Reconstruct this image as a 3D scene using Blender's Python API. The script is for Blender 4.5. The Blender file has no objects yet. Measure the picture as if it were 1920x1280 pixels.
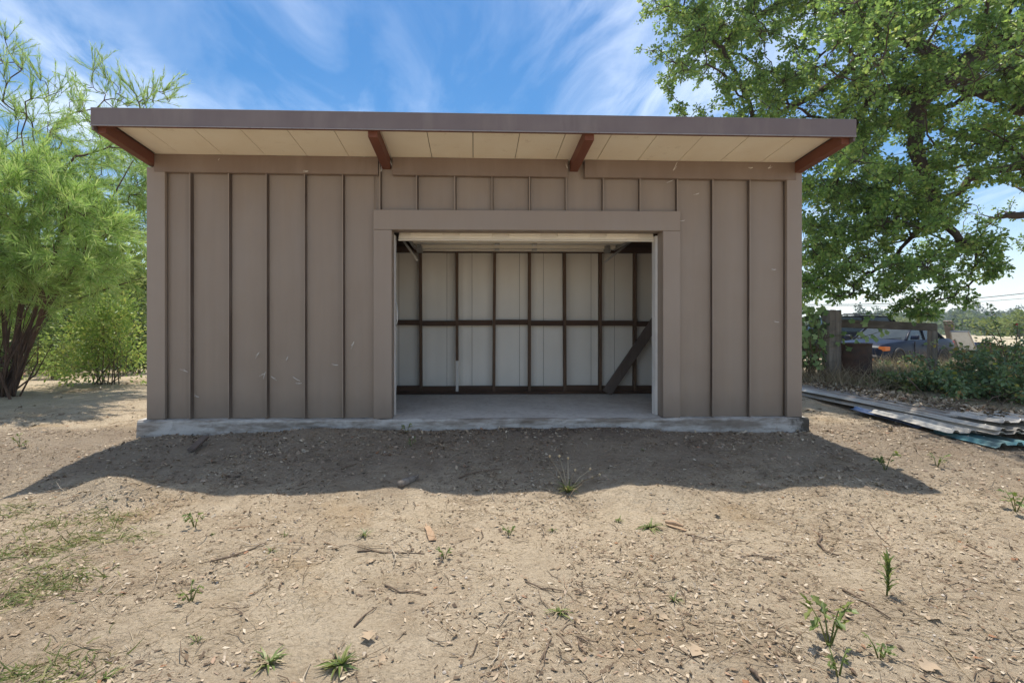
import bpy, bmesh, math, random
import numpy as np
from mathutils import Vector, Matrix

random.seed(7)
rng = np.random.default_rng(7)
SC = bpy.context.scene
COL = SC.collection
R = math.radians

# ------------------------------------------------------------------ camera, light, exposure
F_PX, CX, CY = 955.0, 911.0, 619.0          # focal length and principal point in photograph pixels (1920 wide)
PSI = R(1.28)
CAM = (0.0, -6.24, 1.07)
cam = bpy.data.objects.new('camera', bpy.data.cameras.new('camera'))
COL.objects.link(cam)
cam.data.sensor_width = 36.0
cam.data.lens = F_PX / 1920 * 36
cam.data.shift_x = (960 - CX) / 1920
cam.data.shift_y = (CY - 640) / 1920
cam.data.clip_start, cam.data.clip_end = 0.05, 3000
cam.location = CAM
cam.rotation_euler = (R(90), 0, -PSI)
SC.camera = cam

SUN_EL = R(74.6)
SKY_STRENGTH, SUN_STRENGTH, EXPOSURE = 0.15, 2.0, 1.48
sun = bpy.data.objects.new('sun', bpy.data.lights.new('sun', 'SUN'))
COL.objects.link(sun)
sun.data.energy = SUN_STRENGTH
sun.data.angle = R(0.53)
sun.data.color = (1.0, 0.94, 0.85)
sun.rotation_euler = (-(math.pi / 2 - SUN_EL), 0, 0)
sun.location = (0, 10, 30)

world = bpy.data.worlds.new('World')
SC.world = world
world.use_nodes = True
wn = world.node_tree
wn.nodes.clear()


def wnode(t, **kw):
    n = wn.nodes.new(t)
    for k, v in kw.items():
        setattr(n, k, v)
    return n


def build_sky():
    L = wn.links.new
    out = wnode('ShaderNodeOutputWorld')
    bg = wnode('ShaderNodeBackground')
    bg.inputs['Strength'].default_value = SKY_STRENGTH
    sky = wnode('ShaderNodeTexSky', sky_type='NISHITA', sun_disc=False, sun_elevation=SUN_EL, sun_rotation=0.0,
                altitude=100, air_density=1.0, dust_density=0.6, ozone_density=2.0)
    hsv = wnode('ShaderNodeHueSaturation')
    hsv.inputs['Hue'].default_value = 0.497
    hsv.inputs['Saturation'].default_value = 1.42
    hsv.inputs['Value'].default_value = 0.35
    L(sky.outputs[0], hsv.inputs['Color'])
    # cirrus: the view direction projected on a high flat layer
    tc = wnode('ShaderNodeTexCoord')
    sep = wnode('ShaderNodeSeparateXYZ')
    L(tc.outputs['Generated'], sep.inputs[0])
    zz = wnode('ShaderNodeMath', operation='MAXIMUM')
    L(sep.outputs[2], zz.inputs[0]); zz.inputs[1].default_value = 0.0
    za = wnode('ShaderNodeMath', operation='ADD')
    L(zz.outputs[0], za.inputs[0]); za.inputs[1].default_value = 0.18
    dx = wnode('ShaderNodeMath', operation='DIVIDE'); L(sep.outputs[0], dx.inputs[0]); L(za.outputs[0], dx.inputs[1])
    dy = wnode('ShaderNodeMath', operation='DIVIDE'); L(sep.outputs[1], dy.inputs[0]); L(za.outputs[0], dy.inputs[1])
    cmb = wnode('ShaderNodeCombineXYZ'); dsh = wnode('ShaderNodeMath', operation='ADD'); L(dx.outputs[0], dsh.inputs[0]); dsh.inputs[1].default_value = 0.24
    L(dsh.outputs[0], cmb.inputs[0]); L(dy.outputs[0], cmb.inputs[1])
    mp = wnode('ShaderNodeMapping')
    mp.inputs['Rotation'].default_value = (0, 0, R(62))
    mp.inputs['Scale'].default_value = (1.7, 0.7, 1)
    mp.inputs['Location'].default_value = (2.2, 6.1, 0)
    L(cmb.outputs[0], mp.inputs[0])
    n1 = wnode('ShaderNodeTexNoise')
    n1.inputs['Scale'].default_value = 1.25; n1.inputs['Detail'].default_value = 9; n1.inputs['Roughness'].default_value = 0.6
    n1.inputs['Distortion'].default_value = 0.75
    L(mp.outputs[0], n1.inputs['Vector'])
    n2 = wnode('ShaderNodeTexNoise')
    n2.inputs['Scale'].default_value = 0.55; n2.inputs['Detail'].default_value = 3
    L(mp.outputs[0], n2.inputs['Vector'])
    n1.inputs['Scale'].default_value = 2.1
    msk = wnode('ShaderNodeMapRange')
    msk.inputs[1].default_value = 0.44; msk.inputs[2].default_value = 0.74
    msk.inputs[3].default_value = 0.12; msk.inputs[4].default_value = 1.0
    L(n2.outputs[0], msk.inputs[0])
    stk = wnode('ShaderNodeMapRange')
    stk.inputs[1].default_value = 0.40; stk.inputs[2].default_value = 0.68
    stk.inputs[3].default_value = 0.12; stk.inputs[4].default_value = 1.08
    L(n1.outputs[0], stk.inputs[0])
    rp = wnode('ShaderNodeMath', operation='MULTIPLY')
    L(msk.outputs[0], rp.inputs[0]); L(stk.outputs[0], rp.inputs[1])
    # thin bright veil towards the horizon
    hz = wnode('ShaderNodeMapRange')
    hz.inputs[1].default_value = 0.22; hz.inputs[2].default_value = 0.0
    hz.inputs[3].default_value = 0.0; hz.inputs[4].default_value = 0.5
    L(sep.outputs[2], hz.inputs[0])
    mx = wnode('ShaderNodeMath', operation='MAXIMUM'); L(rp.outputs[0], mx.inputs[0]); L(hz.outputs[0], mx.inputs[1])
    mix = wnode('ShaderNodeMix', data_type='RGBA')
    L(mx.outputs[0], mix.inputs[0]); L(hsv.outputs[0], mix.inputs[6])
    mix.inputs[7].default_value = (4.2, 4.35, 4.6, 1)
    L(mix.outputs[2], bg.inputs[0])
    L(bg.outputs[0], out.inputs[0])


build_sky()
SC.view_settings.view_transform = 'Standard'
SC.view_settings.look = 'None'
SC.view_settings.exposure = EXPOSURE
SC.view_settings.gamma = 1.0
SC.view_settings.use_curve_mapping = False
SC.render.engine = 'CYCLES'
SC.cycles.use_denoising = True
SC.cycles.max_bounces = 10
SC.cycles.diffuse_bounces = 6
SC.cycles.transparent_max_bounces = 8
SC.cycles.sample_clamp_indirect = 8

# ------------------------------------------------------------------ picture -> place helpers
cs, sn = math.cos(PSI), math.sin(PSI)


def atd(px, py, zc):
    """world point seen at pixel (px, py) at optical depth zc"""
    xc = (px - CX) / F_PX * zc
    return Vector((CAM[0] + xc * cs + zc * sn, CAM[1] - xc * sn + zc * cs, CAM[2] - (py - CY) / F_PX * zc))


def aty(px, py, Y):
    k = (px - CX) / F_PX
    dy = Y - CAM[1]
    dx = dy * (k * cs + sn) / (cs - k * sn)
    zc = dx * sn + dy * cs
    return Vector((CAM[0] + dx, Y, CAM[2] - (py - CY) / F_PX * zc))


def WX(px, Y=0.0):
    return aty(px, CY, Y).x


_lat = [np.random.default_rng(100 + i).random((64, 64)) for i in range(6)]


def vnoise(x, y, s, k=0):
    x = np.asarray(x, float) / s + 31.7; y = np.asarray(y, float) / s + 17.3
    xi = np.floor(x).astype(int); yi = np.floor(y).astype(int)
    fx = x - xi; fy = y - yi
    fx = fx * fx * (3 - 2 * fx); fy = fy * fy * (3 - 2 * fy)
    g = _lat[k % 6]
    a = g[xi % 64, yi % 64]; b = g[(xi + 1) % 64, yi % 64]; c = g[xi % 64, (yi + 1) % 64]; d = g[(xi + 1) % 64, (yi + 1) % 64]
    return (a * (1 - fx) + b * fx) * (1 - fy) + (c * (1 - fx) + d * fx) * fy - 0.5


def sstep(a, b, x):
    t = np.clip((x - a) / (b - a), 0, 1)
    return t * t * (3 - 2 * t)


def gz(x, y, fine=True):
    x = np.asarray(x, float); y = np.asarray(y, float)
    z = -0.335 + 0.175 * sstep(-2.3, -0.15, y)
    mid = np.exp(-((x - 0.2) / 2.6) ** 4) * np.exp(-((y + 0.25) / 0.7) ** 2)
    z = z + 0.042 * mid
    z = z + 0.05 * sstep(0.3, 3, y) * sstep(-3.5, -5, x)
    z = z + 0.20 * sstep(0.5, 3.2, y) * sstep(4.2, 6.0, x) * (1 - sstep(5.5, 9.5, y))
    z = z - 0.08 * sstep(7, 14, y)
    for (mx, my, rx, ry, h) in ((-3.05, -1.90, 0.36, 0.20, 0.16), (-2.5, -1.80, 0.40, 0.2, 0.05), (-3.7, -2.0, 0.3, 0.22, 0.03), (-4.35, -1.95, 0.45, 0.4, -0.09), (-2.2, -1.1, 0.6, 0.3, 0.03), (1.55, -1.95, 0.55, 0.22, 0.07), (3.0, -1.85, 0.5, 0.25, 0.04), (-0.7, -1.9, .5, .2, .03),
                                (0.2, -1.2, 1.2, 0.4, 0.02), (2.6, -1.2, 0.8, 0.5, 0.02), (-1.9, -0.35, 0.35, 0.25, 0.06)):
        z = z + h * np.exp(-((x - mx) / rx) ** 2 - ((y - my) / ry) ** 2)
    if fine:
        near = 1 - sstep(12, 25, np.hypot(x, y + 3))
        z = z + (0.060 * vnoise(x, y, 1.1, 0) + 0.034 * vnoise(x, y, 0.37, 1) + 0.018 * vnoise(x, y, 0.14, 2) + 0.014 * vnoise(x, y, 0.06, 3)) * near
        z = z + 0.25 * vnoise(x, y, 18, 4) * sstep(14, 40, np.hypot(x, y))
    return z


def gz1(x, y):
    return float(gz(np.array([x]), np.array([y]))[0])


def gp(px, py):
    """ground point seen at a pixel"""
    zc = 1.2
    while zc < 60:
        p = atd(px, py, zc)
        if p.z <= gz1(p.x, p.y):
            return Vector((p.x, p.y, gz1(p.x, p.y)))
        zc *= 1.004
    return p


# ------------------------------------------------------------------ material helpers
class G:
    def __init__(s, name):
        s.m = bpy.data.materials.new(name)
        s.m.use_nodes = True
        s.nt = s.m.node_tree
        s.nt.nodes.clear()
        s.out = s.n('ShaderNodeOutputMaterial')
        s.b = s.n('ShaderNodeBsdfPrincipled')
        s.L(s.b.outputs[0], s.out.inputs[0])

    def n(s, t, **kw):
        n = s.nt.nodes.new(t)
        for k, v in kw.items():
            setattr(n, k, v)
        return n

    def L(s, a, b):
        s.nt.links.new(a, b)

    def set(s, name, v):
        i = s.b.inputs[name]
        if hasattr(v, 'is_output'):
            s.L(v, i)
        else:
            i.default_value = v if not (isinstance(v, tuple) and len(v) == 3) else (*v, 1)
        return s

    def coord(s, kind='Object', scale=(1, 1, 1), rot=(0, 0, 0)):
        if kind == 'World':
            o = s.n('ShaderNodeNewGeometry').outputs['Position']
        else:
            o = s.n('ShaderNodeTexCoord').outputs[kind]
        mp = s.n('ShaderNodeMapping')
        mp.inputs['Scale'].default_value = scale
        mp.inputs['Rotation'].default_value = rot
        s.L(o, mp.inputs[0])
        return mp.outputs[0]

    def noise(s, vec, scale, detail=4, rough=0.55, dist=0.0):
        t = s.n('ShaderNodeTexNoise')
        t.inputs['Scale'].default_value = scale
        t.inputs['Detail'].default_value = detail
        t.inputs['Roughness'].default_value = rough
        t.inputs['Distortion'].default_value = dist
        s.L(vec, t.inputs['Vector'])
        return t.outputs[0]

    def vor(s, vec, scale, feature='F1', out='Distance'):
        t = s.n('ShaderNodeTexVoronoi', feature=feature)
        t.inputs['Scale'].default_value = scale
        s.L(vec, t.inputs['Vector'])
        return t.outputs[out]

    def rng(s, v, a, b, c=0.0, d=1.0):
        t = s.n('ShaderNodeMapRange')
        s.L(v, t.inputs[0])
        for i, q in enumerate((a, b, c, d)):
            t.inputs[1 + i].default_value = q
        return t.outputs[0]

    def mix(s, f, a, b, mode='MIX'):
        t = s.n('ShaderNodeMix', data_type='RGBA', blend_type=mode)
        for i, v in ((0, f), (6, a), (7, b)):
            if hasattr(v, 'is_output'):
                s.L(v, t.inputs[i])
            else:
                t.inputs[i].default_value = (*v, 1) if isinstance(v, tuple) else v
        return t.outputs[2]

    def ramp(s, f, stops, interp='LINEAR'):
        t = s.n('ShaderNodeValToRGB')
        t.color_ramp.interpolation = interp
        e = t.color_ramp.elements
        while len(e) < len(stops):
            e.new(0.5)
        for i, (p, c) in enumerate(stops):
            e[i].position = p
            e[i].color = (*c, 1)
        s.L(f, t.inputs[0])
        return t.outputs[0]

    def math(s, op, a, b):
        t = s.n('ShaderNodeMath', operation=op)
        for i, v in ((0, a), (1, b)):
            if hasattr(v, 'is_output'):
                s.L(v, t.inputs[i])
            else:
                t.inputs[i].default_value = v
        return t.outputs[0]

    def bump(s, h, strength=0.3, dist=0.01):
        t = s.n('ShaderNodeBump')
        t.inputs['Strength'].default_value = strength
        t.inputs['Distance'].default_value = dist
        s.L(h, t.inputs['Height'])
        s.L(t.outputs[0], s.b.inputs['Normal'])

    def island(s):
        return s.n('ShaderNodeNewGeometry').outputs['Random Per Island']

    def objrand(s):
        return s.n('ShaderNodeObjectInfo').outputs['Random']


def simple(name, c1, c2=None, scale=6.0, rough=0.6, bump=0.0, bscale=40, stretch=(1, 1, 1), metallic=0.0, spec=0.5, coat=0.0, vary=0.0):
    g = G(name)
    v = g.coord('Object', stretch)
    col = g.mix(g.rng(g.noise(v, scale, 6), 0.3, 0.7), c1, c2 or tuple(x * 0.8 for x in c1))
    if vary:
        col = g.mix(g.math('MULTIPLY', g.objrand(), vary), col, tuple(x * 0.5 for x in c1))
    g.set('Base Color', col)
    g.set('Roughness', g.rng(g.noise(v, scale * 2.3, 3), 0.2, 0.8, max(0, rough - 0.08), min(1, rough + 0.08)))
    g.set('Metallic', metallic).set('Specular IOR Level', spec)
    if coat:
        g.set('Coat Weight', coat).set('Coat Roughness', 0.08)
    if bump:
        g.bump(g.noise(v, bscale, 5), bump, 0.01)
    return g.m


def wood(name, c1, c2, axis='z', rough=0.8, scale=14, bump=0.4):
    st = {'x': (0.06, 1, 1), 'y': (1, 0.06, 1), 'z': (1, 1, 0.06)}[axis]
    g = G(name)
    v = g.coord('Object', st)
    v2 = g.coord('Object', (1, 1, 1))
    n = g.noise(v, scale, 7, 0.65, 0.6)
    big = g.noise(v2, 1.7, 3)
    col = g.mix(g.rng(n, 0.32, 0.68), c1, c2)
    col = g.mix(g.rng(big, 0.4, 0.75, 0, 0.6), col, tuple(0.5 * x for x in c2))
    col = g.mix(g.math('MULTIPLY', g.objrand(), 0.45), col, c1)
    g.set('Base Color', col).set('Roughness', rough).set('Specular IOR Level', 0.3)
    g.bump(n, bump, 0.006)
    return g.m


def leafmat(name, stops, transl=0.42, rough=0.5, spec=0.35):
    g = G(name)
    col = g.ramp(g.island(), stops)
    g.set('Base Color', col).set('Roughness', rough).set('Specular IOR Level', spec)
    tr = g.n('ShaderNodeBsdfTranslucent')
    g.L(g.mix(0.25, col, (0.30, 0.36, 0.03)), tr.inputs[0])
    mx = g.n('ShaderNodeMixShader')
    mx.inputs[0].default_value = transl
    g.L(g.b.outputs[0], mx.inputs[1]); g.L(tr.outputs[0], mx.inputs[2])
    g.L(mx.outputs[0], g.out.inputs[0])
    return g.m


def paint_metal(name, c, c2, rough=0.45):
    """painted sheet with faint vertical streaks, dust and small scuffs"""
    g = G(name)
    v = g.coord('World', (1, 1, 0.05))
    w = g.coord('World')
    st = g.math('ADD', g.math('MULTIPLY', g.noise(v, 16, 5, 0.6), .4), g.math('MULTIPLY', g.noise(v, 4.3, 4, 0.6), .6))
    col = g.mix(g.rng(st, 0.34, 0.66), c, c2)
    dust = g.noise(w, 1.3, 6, 0.6)
    col = g.mix(g.rng(dust, 0.45, 0.75, 0, 0.35), col, tuple(0.5 * a + 0.5 * b for a, b in zip(c, (0.36, 0.31, 0.26))))
    col = g.mix(g.math('MULTIPLY', g.objrand(), 0.22), col, tuple(a * .72 for a in c))
    fade = g.noise(g.coord('World', (1, 1, .25)), 2.6, 6, .62)
    col = g.mix(g.rng(fade, .52, .74, 0, .40), col, (0.30, 0.245, 0.20))
    specks = g.rng(g.vor(w, 5.5), 0.02, 0.012, 0, 1)
    col = g.mix(g.math('MULTIPLY', specks, 0.6), col, (0.6, 0.56, 0.5))
    # splash dirt carried up the first decimetres of the sheet
    sep = g.n('ShaderNodeSeparateXYZ')
    g.L(g.n('ShaderNodeNewGeometry').outputs['Position'], sep.inputs[0])
    low = g.rng(g.math('ADD', sep.outputs[2], g.math('MULTIPLY', g.noise(w, 6, 5), 0.3)), 0.50, 0.10, 0, 0.75)
    col = g.mix(low, col, (0.17, 0.135, 0.105))
    g.set('Base Color', col).set('Specular IOR Level', 0.45)
    g.set('Roughness', g.rng(g.noise(w, 3, 4), 0.3, 0.7, rough - 0.08, rough + 0.12))
    g.bump(g.noise(v, 5, 3), 0.08, 0.02)
    return g.m


M = {}
BR = (0.295, 0.228, 0.172)
M['wall'] = paint_metal('brown_wall_paint', BR, (0.262, 0.202, 0.152))
M['trim'] = paint_metal('brown_trim_paint', (0.31, 0.244, 0.19), (0.285, 0.222, 0.172))
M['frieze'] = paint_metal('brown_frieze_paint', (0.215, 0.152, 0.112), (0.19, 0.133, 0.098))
M['seam'] = paint_metal('seam_shade_paint', (0.10, 0.07, 0.052), (0.075, 0.052, 0.04))  # dark brown: the shade beside each rib is put into this colour
M['fascia'] = paint_metal('fascia_metal', (0.175, 0.130, 0.118), (0.155, 0.115, 0.104), 0.36)
M['drip'] = simple('fascia_edge', (0.30, 0.27, 0.27), (0.22, 0.2, 0.2), 8, 0.3)
M['beam'] = wood('red_brown_beam', (0.19, 0.065, 0.036), (0.13, 0.045, 0.026), 'y', 0.55, 10, 0.15)
g_s = G('cream_soffit')
w_s = g_s.coord('World')
c_s = g_s.mix(g_s.rng(g_s.noise(w_s, 2.2, 6, .6), .35, .7), (0.88, 0.81, 0.66), (0.84, 0.75, 0.59))
c_s = g_s.mix(g_s.rng(g_s.noise(w_s, 6.5, 6, .7), .60, .74, 0, .35), c_s, (0.45, 0.34, 0.22))
g_s.set('Base Color', c_s).set('Roughness', .55)
M['soffit'] = g_s.m
M['white_wood'] = wood('white_painted_wood', (0.78, 0.76, 0.72), (0.62, 0.56, 0.48), 'z', 0.6, 8, 0.2)
M['panel_in'] = simple('interior_panel', (0.84, 0.79, 0.70), (0.78, 0.73, 0.64), 1.5, 0.5, 0.02, vary=0.08)
M['stud'] = wood('dark_stud', (0.17, 0.105, 0.066), (0.075, 0.046, 0.030), 'z')
M['girt'] = wood('dark_girt', (0.12, 0.068, 0.042), (0.05, 0.029, 0.019), 'x')
M['plank'] = wood('dark_plank', (0.17, 0.13, 0.105), (0.085, 0.064, 0.052), 'z', 0.7)
M['door'] = simple('door_enamel', (0.80, 0.74, 0.62), (0.74, 0.67, 0.56), 3, 0.42)
M['steel'] = simple('galvanised_steel', (0.42, 0.42, 0.41), (0.3, 0.29, 0.28), 12, 0.4, metallic=0.8)
M['roof'] = simple('roof_sheet', (0.20, 0.17, 0.16), None, 3, 0.4)
M['bark'] = wood('oak_bark', (0.10, 0.075, 0.055), (0.045, 0.033, 0.025), 'z', 0.95, 20, 0.8)
M['tbark'] = wood('tamarisk_bark', (0.15, 0.095, 0.065), (0.06, 0.038, 0.028), 'z', 0.95, 18, 0.6)
M['twig'] = wood('dry_twig', (0.20, 0.145, 0.10), (0.10, 0.07, 0.05), 'x', 0.9, 30, 0.3)
M['cane'] = simple('cane', (0.17, 0.10, 0.06), (0.1, 0.09, 0.04), 9, 0.7)
M['oldwood'] = wood('weathered_wood', (0.32, 0.28, 0.235), (0.11, 0.09, 0.075), 'z', 0.95, 13, 1.0)
M['oldrail'] = wood('weathered_rail', (0.20, 0.165, 0.13), (0.085, 0.068, 0.055), 'x', 0.95, 16, 0.9)
M['drum'] = simple('rusted_drum_steel', (0.045, 0.03, 0.025), (0.10, 0.05, 0.03), 7, 0.8, 0.4, 25)
M['wire'] = simple('fence_wire', (0.22, 0.2, 0.19), None, 10, 0.5, metallic=0.6)
M['cable'] = simple('power_cable', (0.06, 0.06, 0.065), None, 1, 0.6)
M['oakleaf'] = leafmat('oak_leaves', [(0.0, (0.117, 0.197, 0.071)), (0.35, (0.182, 0.313, 0.087)), (0.75, (0.281, 0.460, 0.115)), (0.93, (0.474, 0.620, 0.163)), (1.0, (0.599, 0.620, 0.191))], 0.52, 0.42, 0.5)
M['feather'] = leafmat('tamarisk_sprays', [(0.0, (0.226, 0.368, 0.108)), (0.4, (0.386, 0.594, 0.160)), (0.8, (0.520, 0.620, 0.214)), (0.97, (0.520, 0.620, 0.321)), (1.0, (0.520, 0.522, 0.191))], 0.5, 0.6, 0.2)
M['bushleaf'] = leafmat('bright_bush_leaves', [(0.0, (0.183, 0.290, 0.076)), (0.5, (0.334, 0.502, 0.113)), (0.9, (0.578, 0.620, 0.175)), (1.0, (0.620, 0.620, 0.150))], 0.5, 0.4, 0.5)
M['darkleaf'] = leafmat('dark_bush_leaves', [(0.0, (0.048, 0.088, 0.035)), (0.6, (0.088, 0.152, 0.049)), (1.0, (0.176, 0.256, 0.070))], 0.35, 0.45, 0.5)
M['bramble'] = leafmat('bramble_leaves', [(0.0, (0.095, 0.160, 0.077)), (0.5, (0.160, 0.255, 0.106)), (0.82, (0.276, 0.383, 0.144)), (0.93, (0.425, 0.255, 0.096)), (1.0, (0.600, 0.600, 0.096))], 0.35, 0.35, 0.6)
M['vine'] = leafmat('vine_leaves', [(0.0, (0.120, 0.216, 0.060)), (0.6, (0.192, 0.324, 0.096)), (1.0, (0.300, 0.408, 0.132))], 0.42, 0.45, 0.4)
M['grass'] = leafmat('green_grass', [(0.0, (0.108, 0.138, 0.044)), (0.5, (0.180, 0.218, 0.066)), (0.8, (0.300, 0.287, 0.121)), (1.0, (0.504, 0.414, 0.231))], 0.35, 0.6, 0.3)
M['weed'] = leafmat('weed_leaves', [(0.0, (0.097, 0.143, 0.046)), (0.6, (0.166, 0.226, 0.065)), (1.0, (0.276, 0.297, 0.091))], 0.35, 0.45, 0.4)
M['straw'] = leafmat('dry_straw', [(0.0, (0.20, 0.145, 0.09)), (0.5, (0.36, 0.28, 0.18)), (1.0, (0.52, 0.43, 0.30))], 0.2, 0.8, 0.2)
M['litter'] = leafmat('dry_leaves', [(0.0, (0.09, 0.062, 0.042)), (0.28, (0.20, 0.14, 0.09)), (0.55, (0.38, 0.285, 0.19)), (0.80, (0.52, 0.42, 0.30)), (0.93, (0.56, 0.48, 0.37)), (1.0, (0.27, 0.11, 0.045))], 0.08, 0.75, 0.25)
M['pebble'] = leafmat('pebbles', [(0.0, (0.16, 0.13, 0.11)), (0.5, (0.34, 0.28, 0.22)), (1.0, (0.5, 0.44, 0.37))], 0.0, 0.85, 0.2)
M['flower'] = simple('pink_petals', (0.55, 0.08, 0.13), (0.45, 0.05, 0.10), 9, 0.5)
M['seedhead'] = simple('seed_head', (0.55, 0.42, 0.25), None, 9, 0.8)
M['farleaf'] = leafmat('far_foliage', [(0.0, (0.077, 0.115, 0.063)), (0.5, (0.119, 0.169, 0.087)), (1.0, (0.210, 0.257, 0.112))], 0.25, 0.8, 0.1)
M['farpine'] = leafmat('far_dark_foliage', [(0.0, (0.049, 0.081, 0.056)), (0.6, (0.077, 0.119, 0.072)), (1.0, (0.126, 0.168, 0.096))], 0.25, 0.8, 0.1)
M['fargold'] = leafmat('far_light_foliage', [(0.0, (0.13, 0.17, 0.05)), (0.6, (0.20, 0.25, 0.07)), (1.0, (0.28, 0.31, 0.10))], 0.3, 0.8, 0.1)
M['web'] = simple('cobweb_silk', (0.66, 0.62, 0.56), None, 5, 0.9)


def concrete():
    g = G('old_concrete')
    w = g.coord('World')
    a = g.noise(w, 2.2, 7, 0.6)
    b = g.noise(w, 14, 6, 0.6)
    col = g.mix(g.rng(a, 0.35, 0.7), (0.62, 0.60, 0.56), (0.48, 0.455, 0.42))
    col = g.mix(g.rng(b, 0.5, 0.72, 0, 0.5), col, (0.22, 0.19, 0.16))
    st = g.noise(g.coord('World', (0.6, 1, 3.0)), 3.2, 6, 0.65)
    sep = g.n('ShaderNodeSeparateXYZ')
    g.L(g.n('ShaderNodeNewGeometry').outputs['Position'], sep.inputs[0])
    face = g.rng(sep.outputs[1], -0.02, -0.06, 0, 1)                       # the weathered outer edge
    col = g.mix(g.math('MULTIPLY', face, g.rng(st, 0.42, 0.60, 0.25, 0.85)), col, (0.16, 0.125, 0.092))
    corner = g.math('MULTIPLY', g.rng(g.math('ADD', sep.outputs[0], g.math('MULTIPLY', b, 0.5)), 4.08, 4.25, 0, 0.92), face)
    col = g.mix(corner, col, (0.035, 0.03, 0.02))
    g.set('Base Color', col).set('Roughness', 0.82).set('Specular IOR Level', 0.35)
    g.bump(g.math('ADD', g.math('MULTIPLY', a, 0.6), b), 0.35, 0.012)
    return g.m


def ground_mat():
    g = G('dry_soil')
    w = g.coord('World')
    big = g.noise(w, 0.55, 5, 0.6)
    med = g.noise(w, 2.6, 6, 0.65)
    fin = g.noise(w, 17, 7, 0.7)
    grit = g.noise(w, 75, 4, 0.7)
    col = g.mix(g.rng(med, 0.35, 0.68), (0.63, 0.515, 0.365), (0.53, 0.425, 0.29))
    col = g.mix(g.rng(big, 0.48, 0.68, 0, 0.5), col, (0.34, 0.255, 0.165))
    col = g.mix(g.rng(g.noise(w, 1.1, 4), 0.6, 0.74, 0, 0.55), col, (0.40, 0.26, 0.12))
    col = g.mix(g.rng(fin, 0.55, 0.69, 0, 0.5), col, (0.28, 0.21, 0.145))
    col = g.mix(g.rng(g.noise(w, 40, 5, .7), 0.56, 0.70, 0, 0.6), col, (0.20, 0.145, 0.10))
    col = g.mix(g.rng(fin, 0.44, 0.30, 0, 0.5), col, (0.58, 0.47, 0.33))
    crumb = g.noise(w, 48, 6, .75, .4)
    col = g.mix(g.rng(crumb, 0.53, 0.67, 0, 0.65), col, (0.24, 0.175, 0.115))
    col = g.mix(g.rng(crumb, 0.47, 0.34, 0, 0.6), col, (0.70, 0.575, 0.42))
    col = g.mix(g.rng(grit, 0.60, 0.72, 0, 0.6), col, (0.13, 0.092, 0.062))
    mott = g.noise(w, 1.9, 7, .7, .5)
    col = g.mix(g.rng(mott, 0.48, 0.68, 0, 0.5), col, (0.36, 0.265, 0.17))
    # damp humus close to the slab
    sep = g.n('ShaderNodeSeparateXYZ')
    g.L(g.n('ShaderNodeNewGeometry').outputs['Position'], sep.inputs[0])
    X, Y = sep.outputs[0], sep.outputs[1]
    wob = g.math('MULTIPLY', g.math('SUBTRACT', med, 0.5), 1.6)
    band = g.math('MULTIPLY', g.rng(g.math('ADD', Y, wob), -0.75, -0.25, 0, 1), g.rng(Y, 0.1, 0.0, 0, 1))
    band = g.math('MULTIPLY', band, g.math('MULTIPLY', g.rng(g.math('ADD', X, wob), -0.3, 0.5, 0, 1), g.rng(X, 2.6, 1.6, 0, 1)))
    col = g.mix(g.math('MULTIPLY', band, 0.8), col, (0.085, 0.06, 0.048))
    # yard soil before the shed: roof shade deepened by a darker, greyer colour
    shade_band = g.math('MULTIPLY', g.rng(g.math('ADD', Y, wob), -2.2, -1.2, 0, 1), g.rng(Y, 0.6, 0.2, 0, 1))
    col = g.mix(g.math('MULTIPLY', shade_band, 0.6), col, (0.20, 0.155, 0.12))
    # beyond the yard: bleached summer grass
    ff = g.rng(Y, 13, 24, 0, 1)
    col = g.mix(ff, col, g.mix(g.noise(w, 0.12, 5), (0.56, 0.47, 0.34), (0.42, 0.36, 0.22)))
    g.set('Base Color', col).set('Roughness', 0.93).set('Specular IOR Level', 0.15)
    h = g.math('ADD', g.math('ADD', fin, g.math('MULTIPLY', crumb, 0.7)), g.math('MULTIPLY', grit, 0.35))
    g.bump(h, 1.0, 0.04)
    return g.m


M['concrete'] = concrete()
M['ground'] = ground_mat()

# ------------------------------------------------------------------ mesh helpers


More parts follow.
